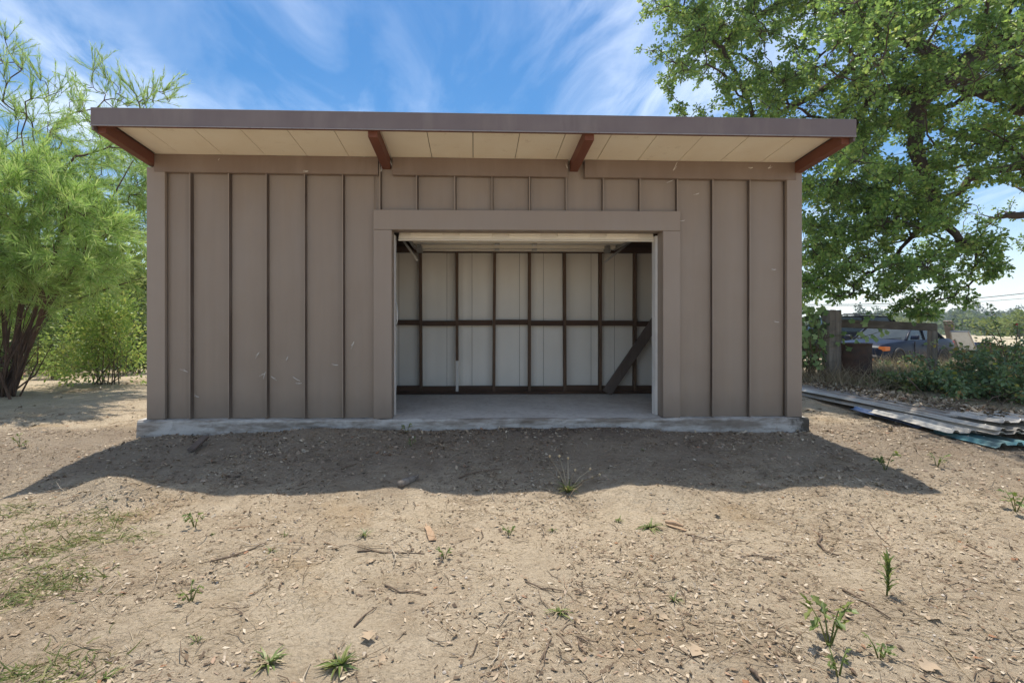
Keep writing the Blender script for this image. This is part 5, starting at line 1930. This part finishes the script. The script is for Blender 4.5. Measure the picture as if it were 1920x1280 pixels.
SB = sheet_mat('brown_grey_sheet', (0.34, 0.28, 0.235), (0.25, 0.20, 0.165), .45)
SW_ = sheet_mat('cream_sheet', (0.56, 0.53, 0.47), (0.44, 0.40, 0.34))
SG = sheet_mat('grey_white_sheet', (0.48, 0.455, 0.42), (0.36, 0.33, 0.29), .45)
SBL = sheet_mat('blue_sheet', (0.09, 0.15, 0.30), (0.08, 0.12, 0.22))
ST = sheet_mat('teal_sheet', (0.12, 0.27, 0.29), (0.09, 0.20, 0.21))
RZ = R(2.5)
sheet('corrugated_sheet', 'blue sheet whose far tip sticks out on the shed side of the stack', 5.44, -.10, 1.18, .55, R(-2), -.118, -.075, SBL, seed=1, bow=.006)
sheet('corrugated_sheet', 'narrow cream sheet lying over the blue one on the shed side', 5.40, -.55, 1.25, .62, R(-2.4), -.100, -.058, SW_, seed=2, bow=.008)
sheet('corrugated_sheet', 'short teal sheet lowest at the near end of the stack', 5.50, -.98, .75, .62, R(2), -.175, -.15, ST, seed=3, bow=.004)
sheet('corrugated_sheet', 'bottom cream sheet of the main stack with shadowed near edge', 5.72, -.76, 5.0, .80, RZ, -.085, .0, SW_, rise=.026, seed=4)
sheet('corrugated_sheet', 'brownish grey sheet third from the top of the main stack', 5.78, -.66, 5.0, .80, RZ, -.058, .028, SB, rise=.026, seed=5)
sheet('corrugated_sheet', 'pale sheet second from the top of the main stack with curled near edge', 5.76, -.74, 4.8, .80, RZ + R(.4), -.03, .052, SW_, rise=.026, seed=6)
sheet('corrugated_sheet', 'brown grey top sheet of the main stack strewn with dry leaves', 5.80, -.36, 4.6, .80, RZ, -.002, .08, SB, rise=.024, seed=7, bow=.014)
sheet('corrugated_sheet', 'short greyish white sheet on top at the near end of the main stack', 5.86, -.68, .62, .78, RZ, .035, .038, SG, rise=.024, seed=8, bow=.004)
sheet('corrugated_sheet', 'lower grey sheet on the bramble side of the stack', 6.52, -.62, 5.2, .80, R(9), -.10, .05, SG, rise=.026, seed=9)
sheet('corrugated_sheet', 'brown grey sheet lying along the brambles on top of the far side', 6.60, -.35, 5.0, .80, R(10), -.06, .085, SB, rise=.024, seed=10)
sheet('corrugated_sheet', 'white sheet at the near right corner of the far side', 6.62, -.80, .8, .78, RZ, -.03, -.025, SG, rise=.024, seed=11, bow=.004)

# ------------------------------------------------------------------ power lines
for (y0, y1, zc0, zc1, lb, r_) in ((575, 553, 60, 45, 'thick power cable crossing the sky above the wooded hills', .035), (577, 562, 66, 52, 'thinner cable running just below the thick power cable', .022)):
    a_, m_, b_ = atd(1300, y0 - 12, zc0), atd(1700, y0 + 3, (zc0 + zc1) / 2), atd(1920, y1, zc1)
    far_ = b_ + (b_ - m_) * 2 + Vector((0, 0, .8))
    t = thing('power_line', tuple(m_), lb, 'cable')
    pts = []
    for v in np.linspace(0, 1, 40):
        # one smooth curve through the points
        w_ = [(1 - v) ** 3, 3 * v * (1 - v) ** 2, 3 * v * v * (1 - v), v ** 3]
        pts.append(a_ * w_[0] + (m_ + (m_ - (a_ + b_) / 2) * .5) * w_[1] + b_ * w_[2] + far_ * w_[3])
    MB().tube(pts, r_, 5).build('cable', M['cable'], t, True)

# ------------------------------------------------------------------ ground: litter, twigs, stones, weeds


def litter_points(n, zlo, zhi, spread=1.15):
    z = zlo + (zhi - zlo) * rng.random(n) ** 1.0
    xc = rng.uniform(-1, 1, n) * spread * z
    X = CAM[0] + xc * cs + z * sn
    Y = CAM[1] - xc * sn + z * cs
    return X, Y


def dens(x, y):
    d_ = .45 + 1.7 * vnoise(x, y, .9, 2) + 1.3 * vnoise(x, y, .28, 3)
    d_ = d_ + .35 * sstep(1.5, 4, x) + .25 * sstep(-2.2, -1.2, y) * (1 - sstep(.2, .6, y))
    return d_


def scatter_litter(name, n, zlo, zhi, T, F, lmin, lmax, wr, mat, label, up=1.2, thick=.0, kmin=.25):
    X, Y = litter_points(n, zlo, zhi)
    keep = (dens(X, Y) > rng.random(n) * 1.2 + kmin - .5) & ~((X > XL - .1) & (X < XR + .08) & (Y > -.13) & (Y < 2.7))
    X, Y = X[keep], Y[keep]
    Z = gz(X, Y) + .002
    m = len(X)
    L_ = lmin + (lmax - lmin) * rng.random(m) ** 2.2
    P = np.stack([X, Y, Z + L_ * .06], -1)
    D = rng.normal(size=(m, 3)); D[:, 2] *= .16
    N = np.stack([rng.normal(size=m) * .32, rng.normal(size=m) * .32, np.ones(m)], -1)
    V, F_ = scatter(T, F, P, D, N, L_, L_ * wr * rng.uniform(.6, 1.3, m))
    o = place(name, np_mesh(name, V, F_, M[mat]))
    tag(o, label, None, None, 'stuff')
    return m


DRY_T = [(0, 0, 0), (.26, .52, .13), (.66, .30, .03), (1, .12, .15), (.72, -.52, .15), (.30, -.24, .01)]
CHIP_T = [(0, .5, 0), (0, -.5, .03), (1, -.4, 0), (1, .35, .05), (0, .5, -.04), (0, -.5, -.04), (1, -.4, -.04), (1, .35, -.04)]
CHIP_F = [(0, 1, 2, 3), (0, 4, 5, 1), (1, 5, 6, 2), (2, 6, 7, 3), (3, 7, 4, 0)]
TWIG_T = [(0, .5, 0), (0, -.5, 0), (.45, 3.4, .004), (.45, 2.4, .004), (1, -.2, 0), (1, -.6, 0), (0, 0, -.012), (.45, 2.9, -.010), (1, -.4, -.008)]
TWIG_F = [(0, 1, 3, 2), (2, 3, 5, 4), (1, 6, 7, 3), (3, 7, 8, 5), (6, 0, 2, 7), (7, 2, 4, 8)]
STONE_T = [(-.5, 0, 0), (-.2, .45, .02), (.4, .35, 0), (.5, -.1, .02), (.1, -.5, 0), (-.35, -.35, 0), (-.22, .1, .32), (.15, .2, .36), (.2, -.15, .3), (-.1, -.2, .33)]
STONE_F = [(0, 1, 6), (1, 7, 6), (1, 2, 7), (2, 3, 7), (3, 8, 7), (3, 4, 8), (4, 9, 8), (4, 5, 9), (5, 6, 9), (5, 0, 6), (6, 7, 8), (6, 8, 9)]
scatter_litter('leaf_litter', 52000, 1.25, 7.5, DRY_T, LEAF_F, .006, .044, .46, 'litter', 'dry brown oak leaves scattered over the bare yard')
scatter_litter('leaf_litter', 5000, 6.0, 13, DRY_T, LEAF_F, .02, .085, .6, 'litter', 'dry leaves scattered beside and beyond the shed')
scatter_litter('wood_chips', 46000, 1.2, 7.0, CHIP_T, CHIP_F, .005, .030, .15, 'litter', 'small bark chips and leaf crumbs on the bare soil')
scatter_litter('fallen_twigs', 11000, 1.2, 8.0, TWIG_T, TWIG_F, .02, .20, .030, 'litter', 'thin bits of twig and straw lying on the soil', kmin=.1)
scatter_litter('gravel', 7000, 1.2, 8.0, STONE_T, STONE_F, .003, .020, .9, 'pebble', 'small pebbles in the dry soil')
# drifts of leaves in the lee of the shed
n = 5000
X, Y = rng.uniform(-4.0, 5.2, n), -.12 - 1.75 * rng.random(n) ** 1.3
k = (.35 + 1.9 * vnoise(X, Y, .6, 4) + 1.2 * vnoise(X, Y, .22, 1)) > rng.random(n)
X, Y = X[k], Y[k]
D = rng.normal(size=(len(X), 3)); D[:, 2] *= .25
N = rng.normal(size=(len(X), 3)) * .4 + (0, 0, 1)
L_ = rng.uniform(.010, .055, len(X))
V, F = scatter(DRY_T, LEAF_F, np.stack([X, Y, gz(X, Y) + .006], -1), D, N, L_, L_ * .55)
tag(place('leaf_litter', np_mesh('leaf_litter', V, F, M['litter'])), 'drifts of dry leaves in the shade in front of the slab', None, None, 'stuff')
n = 1000
X, Y = rng.uniform(-4.2, 4.8, n), -.14 - 1.9 * rng.random(n) ** 1.5
k = (.30 + 1.8 * vnoise(X, Y, .5, 0)) > rng.random(n)
X, Y = X[k], Y[k]
L_ = .012 + .06 * rng.random(len(X)) ** 2.5
V, F = scatter(STONE_T, STONE_F, np.stack([X, Y, gz(X, Y) - .003], -1), rng.normal(size=(len(X), 3)) * (1, 1, .2), rng.normal(size=(len(X), 3)) * .2 + (0, 0, 1), L_, L_)
M['clod'] = leafmat('soil_clods', [(0.0, (0.20, 0.15, 0.11)), (1.0, (0.36, 0.28, 0.20))], 0.0, 0.95, 0.1)
tag(place('soil_clods', np_mesh('soil_clods', V, F, M['clod'])), 'crumbly clods of soil heaped before the slab', None, None, 'stuff')
# dry leaves blown onto the sheets
n = 2600
v_, u_ = rng.random(n) ** .9, np.clip(rng.normal(.72, .26, n), .2, 1.4)
lx, ly = u_, v_ * 4.4 + .1
P = np.stack([5.80 + lx * math.cos(RZ) - ly * math.sin(RZ), -.5 + lx * math.sin(RZ) + ly * math.cos(RZ), .035 + .075 * v_ + rng.uniform(0, .025, n) + np.where(u_ > .9, -.03, 0)], -1)
D = rng.normal(size=(n, 3)); D[:, 2] *= .3
V, F = scatter(DRY_T, LEAF_F, P, D, rng.normal(size=(n, 3)) * .4 + (0, 0, 1), rng.uniform(.03, .085, n), .04)
tag(place('dry_leaves', np_mesh('dry_leaves', V, F, M['litter'])), 'dry oak leaves heaped along the top of the sheet stack', None, None, 'stuff')

# sparse grass at the left
cl = [gp(x, y) for x, y in ((40, 1000), (95, 985), (70, 1040), (120, 1060), (150, 1020), (30, 1080), (100, 1090), (190, 995), (215, 970), (20, 960), (140, 1085), (60, 1110), (10, 1130), (180, 965), (90, 1030), (230, 1010), (130, 1100), (75, 1265), (30, 1270), (105, 1255), (5, 1040), (-60, 1050), (-90, 1000))]
pts = []
for q in cl:
    m = int(rng.integers(45, 95))
    pts.append(np.stack([q.x + rng.normal(size=m) * .10, q.y + rng.normal(size=m) * .075, np.full(m, 0)], -1))
pts = np.concatenate(pts)
pts[:, 2] = gz(pts[:, 0], pts[:, 1])
blades('grass', pts, rng.uniform(.03, .11, len(pts)), .006, 'grass', 'sparse green grass in the soil at the left', 1.2, .42)
X, Y = litter_points(22000, 1.2, 6.2)
k = (vnoise(X, Y, 1.4, 5) + .6 * vnoise(X, Y, .35, 1) + .25 * sstep(0, -3, X) > .02) & (Y < -.6)
pts = np.stack([X, Y, gz(X, Y) + .003], -1)[k]
blades('dry_grass', pts, .02 + .10 * rng.random(len(pts)) ** 1.6, .0024, 'straw', 'thin dry grass stalks lying all over the yard', 1.6, .10)

WG = 'weeds growing in the bare yard'


def weed(px, py, kind, size, label, n=14):
    q = gp(px, py)
    t = thing('weed', tuple(q), label, 'weed', WG)
    b_ = np.array(q)
    mb = MB()
    if kind == 'rosette':
        a_ = rng.uniform(0, 6.28, n)
        d_ = np.stack([np.cos(a_) * rng.uniform(.4, 1, n), np.sin(a_) * rng.uniform(.4, 1, n), rng.uniform(.0, .55, n)], -1)
        V, F = scatter(BLADE_T, STRAND_F, np.repeat(b_[None], n, 0) + rng.normal(size=(n, 3)) * .006, d_, np.tile((0, 0, 1.), (n, 1)) + rng.normal(size=(n, 3)) * .2, size * .72 * rng.uniform(.35, 1.25, n), size * .085)
        m_ = n // 2 + 2
        a2 = rng.uniform(0, 6.28, m_)
        V2, F2 = scatter(BLADE_T, STRAND_F, np.repeat(b_[None], m_, 0) + (0, 0, .006), np.stack([np.cos(a2), np.sin(a2), rng.uniform(.0, .35, m_)], -1), np.tile((0, 0, 1.), (m_, 1)) + rng.normal(size=(m_, 3)) * .3, size * .75 * rng.uniform(.4, 1.2, m_), size * .06)
        place('dry_blades', np_mesh('dry_blades', V2, F2, M['straw']), t)['kind'] = 'stuff'
        for k in range(3):
            mb.tube([b_ + (0, 0, -.02), b_ + np.array((rng.normal() * .01, rng.normal() * .01, size * .25))], [.004, .002], 4)
    elif kind == 'tall':
        P, D = [], []
        st = [b_ + np.array((0, 0, -.02)), b_ + np.array((.01, .0, size * .5)), b_ + np.array((.005, .0, size))]
        mb.tube(st, [.005, .004, .002], 5)
        for k in range(n):
            h_ = .15 + .85 * k / n
            a_ = k * 2.4
            P.append(b_ + np.array((.008, 0, size * h_))); D.append((math.cos(a_), math.sin(a_), .75 + .9 * h_))
        V, F = scatter(BLADE_T, STRAND_F, np.array(P), np.array(D), np.tile((0, 0, 1.), (n, 1)) + rng.normal(size=(n, 3)) * .15, size * .36, size * .07)
    else:
        P, D = [], []
        ns_ = max(3, n // 5)
        for k in range(ns_):
            a_ = 6.283 * k / ns_ + rng.uniform(-.5, .5)
            e = b_ + np.array((math.cos(a_) * size * .45, math.sin(a_) * size * .35, size * rng.uniform(.5, 1.0)))
            mb.tube([b_ + (0, 0, -.02), (b_ + e) / 2 + np.array((0, 0, size * .08)), e], [.004, .003, .002], 4)
            for j in range(6):
                f_ = rng.uniform(.45, 1.05)
                P.append(b_ + (e - b_) * f_ + rng.normal(size=3) * size * .05); D.append(rdir(1)[0] * .8 + np.array((math.cos(a_), math.sin(a_), .25)))
        n_ = len(P)
        V, F = scatter(OAK_T, OAK_F, np.array(P), np.array(D), np.tile((0, 0, 1.), (n_, 1)) + rng.normal(size=(n_, 3)) * .35, size * rng.uniform(.2, .34, n_), size * .18)
    mb.build('stem', M['weed'], t, True)
    place('leaves', np_mesh('leaves', V, F, M['weed']), t)['kind'] = 'stuff'
    return t


weed(1662, 1118, 'tall', .19, 'tall narrow-leaved green weed standing alone in the right foreground', 26)
weed(1555, 1212, 'leafy', .20, 'oak seedling with notched leaves and thin stem in the right foreground', 24)
weed(1572, 1268, 'leafy', .10, 'tiny bright seedling below the oak seedling at the bottom edge', 12)
weed(1660, 882, 'leafy', .20, 'broad-leaved seedling inside the right tip of the roof shadow', 18)
weed(1757, 876, 'leafy', .15, 'bright yellow-green seedling in the sun right of the roof shadow tip', 12)
weed(1905, 960, 'leafy', .22, 'dark-leaved weed at the right border', 12)
weed(365, 988, 'leafy', .13, 'small upright broad-leaved weed in the sun left of centre', 12)
weed(400, 1003, 'rosette', .05, 'tiny tuft just right of the small upright broad-leaved weed', 7)
weed(683, 1005, 'rosette', .09, 'dusty green rosette above the long straight twig', 16)
weed(833, 1046, 'leafy', .09, 'dark little weed right of the long straight twig', 12)
weed(955, 1004, 'leafy', .09, 'low dark weed in mid yard right of the bark strip', 14)
weed(1038, 995, 'rosette', .07, 'tiny rosette between the low dark weed and the wild tuft', 9)
weed(1158, 978, 'rosette', .09, 'flat bright green rosette left of the wild grass tuft', 14)
weed(1218, 990, 'rosette', .15, 'wild grassy tuft beside curled bark at centre right', 26)
weed(1265, 1128, 'rosette', .08, 'flat grassy patch at centre right of the foreground', 18)
weed(1050, 1150, 'rosette', .10, 'withered grey-green tuft in the centre foreground', 12)
weed(508, 1035, 'rosette', .08, 'small grassy tuft beside the long dark twig', 10)
weed(533, 1005, 'rosette', .06, 'very small upright tuft above the grassy one near the long dark twig', 6)
weed(358, 1128, 'leafy', .10, 'sprawling flat weed in the left foreground', 12)
weed(370, 1205, 'rosette', .07, 'little bright tuft in the left foreground under the sprawling weed', 8)
weed(505, 1245, 'rosette', .13, 'grass tuft at the bottom edge left of the larger one', 22)
weed(640, 1250, 'rosette', .15, 'largest grass tuft at the bottom edge of the yard', 34)
weed(196, 1272, 'rosette', .10, 'broad-bladed tuft at the bottom left edge', 9)
weed(770, 836, 'leafy', .10, 'dark weed in the shade below the doorway', 10)
weed(762, 812, 'leafy', .12, 'thin sprout against the concrete edge at the left door jamb', 10)
weed(1205, 845, 'rosette', .07, 'weak sprout in the shade below the right door jamb', 8)
weed(1650, 1235, 'leafy', .10, 'brownish small weed right of the oak seedling', 10)
weed(38, 838, 'leafy', .14, 'bright sprout near the tamarisk at the left', 10)
weed(1465, 826, 'rosette', .06, 'tiny sprout in the shade near the mossy slab corner', 7)

# flowering weed at the shadow's edge
q = gp(1065, 924)
t = thing('seeding_weed', tuple(q), 'straggly weed with dry seed heads at the edge of the roof shadow', 'weed')
b_ = np.array(q)
mb, hd = MB(), MB()
for (x, y) in ((1032, 860), (1052, 858), (1066, 862), (1074, 876), (1090, 900), (1108, 886), (1124, 884), (1118, 895), (1044, 890), (1030, 902)):
    k = (atd(x, y, (Vector(q) - cam.location).length * .985))
    e = np.array(k) + rng.normal(size=3) * .02
    mb.tube([b_, (b_ + e) / 2 + np.array((0, 0, .03)), e], [.005, .004, .003], 4)
    MB().lathe([(.003, -.010), (.011, 0), (.012, .010), (.005, .018)], 7, tuple(e)).build('seed_head', M['seedhead'], t, True)
mb.build('stem', M['straw'], t, True)
n = 26
a_ = rng.uniform(0, 6.28, n)
V, F = scatter(BLADE_T, STRAND_F, np.repeat(b_[None], n, 0), np.stack([np.cos(a_), np.sin(a_), rng.uniform(.3, 1.2, n)], -1), np.tile((0, 0, 1.), (n, 1)), .15, .014)
place('leaves', np_mesh('leaves', V, F, M['grass']), t)['kind'] = 'stuff'

TG = 'twigs lying in the yard'


def twig(pts, r, label, fork=None, mat='twig'):
    W = [gp(x, y) for x, y in pts]
    t = thing('twig', tuple(W[0]), label, 'twig', TG)
    W = [w_ + Vector((0, 0, r * 1.1)) for w_ in W]
    q = []
    for i in range(len(W) - 1):
        q += [W[i], (W[i] + W[i + 1]) / 2 + Vector((rng.normal() * r, rng.normal() * r, rng.random() * r * 1.5))]
    q.append(W[-1])
    MB().tube(q, [r * (1 - .5 * i / (len(q) - 1)) for i in range(len(q))], 6).build('stick', M[mat], t, True)
    if fork:
        f_ = gp(*fork) + Vector((0, 0, r * 1.4))
        MB().tube([q[len(q) // 2], f_], [r * .6, r * .3], 5).build('side_shoot', M[mat], t, True)
    return t


twig([(670, 1036), (720, 1038), (796, 1039)], .006, 'long straight twig left of centre in mid yard', (655, 1022))
twig([(395, 1056), (430, 1046), (480, 1028), (500, 1020)], .006, 'long dark twig lying on the slant at the left', (376, 1060))
twig([(722, 1100), (750, 1112), (800, 1116)], .006, 'bent twig in the centre left foreground')
twig([(664, 1176), (685, 1155), (706, 1140)], .005, 'thin twig slanting in the lower left of centre')
twig([(1014, 1240), (1026, 1215), (1034, 1200)], .006, 'short forked twig near the bottom centre', (1038, 1210))
twig([(1044, 1190), (1060, 1208), (1072, 1216)], .005, 'short dark twig right of the short forked twig')
twig([(1080, 1195), (1102, 1208)], .005, 'stubby twig in the bottom centre')
twig([(1085, 1210), (1100, 1228)], .005, 'stubby twig just below the other stubby one')
twig([(1536, 1004), (1533, 1020), (1545, 1034), (1573, 1045)], .010, 'thick pale hooked twig in the right half of the yard')
twig([(1580, 1108), (1620, 1130), (1670, 1163)], .006, 'straight grey twig left of the tall green weed')
twig([(1812, 1022), (1845, 1040), (1877, 1057)], .005, 'thin straight twig near the right border')
twig([(1285, 1003), (1330, 1014), (1400, 1016)], .005, 'long thin twig right of the curled bark')
twig([(1155, 1150), (1172, 1146), (1178, 1138)], .006, 'short dark curved twig in the centre right foreground')
twig([(1408, 1262), (1420, 1276), (1428, 1290)], .009, 'thick short stick cut by the bottom edge')
twig([(1770, 1215), (1795, 1245), (1822, 1280)], .004, 'pale straw stalk in the bottom right', None, 'straw')
twig([(985, 1092), (1015, 1105), (1058, 1110)], .005, 'dark twig in the middle of the foreground', (1030, 1112))
twig([(1380, 1047), (1410, 1042), (1450, 1047)], .005, 'dark twig between the hooked twig and the centre')
twig([(1430, 1048), (1462, 1052)], .006, 'short dark twig just right of another in mid yard')
twig([(640, 882), (655, 876), (668, 873)], .010, 'dark stick in the roof shadow left of centre')
twig([(860, 898), (895, 886), (940, 880)], .007, 'slim dark branch lying in the roof shadow at centre', (910, 893))

# chunks of wood and bark
q = gp(764, 912)
t = thing('wood_chunk', tuple(q), 'pale cut end of a branch at the shadow edge left of centre', 'wood')
A_, B_ = gp(750, 915) + Vector((0, 0, .03)), gp(782, 900) + Vector((0, 0, .028))
MB().tube([A_, A_ + (B_ - A_) * .3, A_ + (B_ - A_) * .7, B_], [.030, .034, .028, .018], 9).build('log', M['oldwood'], t, True)
MB().tube([A_ + (B_ - A_) * .7, A_ + (B_ - A_) * .75 + Vector((.05, .02, .03))], [.012, .006], 6).build('stub', M['oldwood'], t, True)
q = gp(371, 842)
t = thing('wood_chunk', tuple(q), 'dark board offcut half buried in the shaded soil at the left', 'wood')
A_, B_ = gp(358, 850) + Vector((0, 0, .035)), gp(386, 832) + Vector((0, 0, .075))
MB().bar(A_, B_, .075, .03).build('block', M['plank'], t, False, .004)
MB().bar(A_ + Vector((.01, -.05, 0)), A_ + Vector((.06, -.06, .015)), .02, .012).build('splinter', M['plank'], t)
q = gp(806, 1012)
t = thing('bark_strip', tuple(q), 'orange-brown bark strip lying in the mid yard', 'bark')
A_, B_ = gp(811, 1018) + Vector((0, 0, .01)), gp(801, 990) + Vector((0, 0, .012))
M['obark'] = wood('orange_bark', (0.44, 0.31, 0.20), (0.30, 0.18, 0.10), 'y', .85, 20, .4)
MB().bar(A_, (A_ + B_) / 2 + Vector((0, 0, .012)), .05, .008).bar((A_ + B_) / 2 + Vector((0, 0, .012)), B_, .042, .007).build('strip', M['obark'], t, False, .002)
MB().bar(B_, B_ + Vector((-.015, .03, .01)), .012, .005).build('splinter', M['obark'], t)
q = gp(1262, 990)
t = thing('curled_bark', tuple(q), 'pale curled bark piece beside the wild grassy tuft', 'bark')
A_, B_ = gp(1248, 984) + Vector((0, 0, .022)), gp(1281, 993) + Vector((0, 0, .022))
MB().tube([A_, (A_ + B_) / 2 + Vector((0, 0, .008)), B_], [.011, .017, .009], 7, cap=False).build('curl', M['obark'], t, True)
MB().bar(A_ + Vector((0, -.03, -.01)), B_ + Vector((0, -.05, -.012)), .02, .006).build('flake', M['obark'], t)
for (x, y, s_, lb) in ((1232, 1162, .06, 'pale curled oak leaf in the centre right foreground'), (722, 1232, .045, 'white flat scrap at the bottom left of centre'), (1310, 1215, .07, 'large tan oak leaf in the bottom right of centre'), (1730, 1260, .07, 'broad tan oak leaf in the bottom right corner area'),
                       (890, 993, .055, 'curled tan leaf in the middle of the yard'), (690, 1188, .065, 'ragged brown leaf in the lower left of centre'), (1740, 1165, .06, 'flat pale leaf right of the tall green weed'), (1345, 965, .05, 'pale leaf beyond the curled bark'), (700, 1052, .04, 'small orange leaf near the long straight twig'), (397, 1092, .035, 'orange chip of leaf at the left'), (1665, 1080, .05, 'tan leaf close to the tall green weed'), (30, 1195, .05, 'broad pale leaf at the left border')):
    q = gp(x, y)
    t = thing('oak_leaf', tuple(q), lb, 'leaf', 'larger fallen leaves in the foreground')
    V, F = scatter(OAK_T, OAK_F, np.array([(q.x, q.y, q.z + .008)]), rng.normal(size=(1, 3)) * (1, 1, .1), np.array([(rng.normal() * .3, rng.normal() * .3, 1.)]), s_ * 1.3, s_ * 1.1)
    V = V + np.array([(0, 0, .007 * abs(math.sin(i * 1.3))) for i in range(len(V))])
    place('blade', np_mesh('blade', V, F, M['litter']), t)
    MB().tube([q + Vector((0, 0, .008)), q + Vector((rng.normal() * .02, rng.normal() * .02, .012))], [.0015, .001], 4).build('stalk', M['twig'], t)
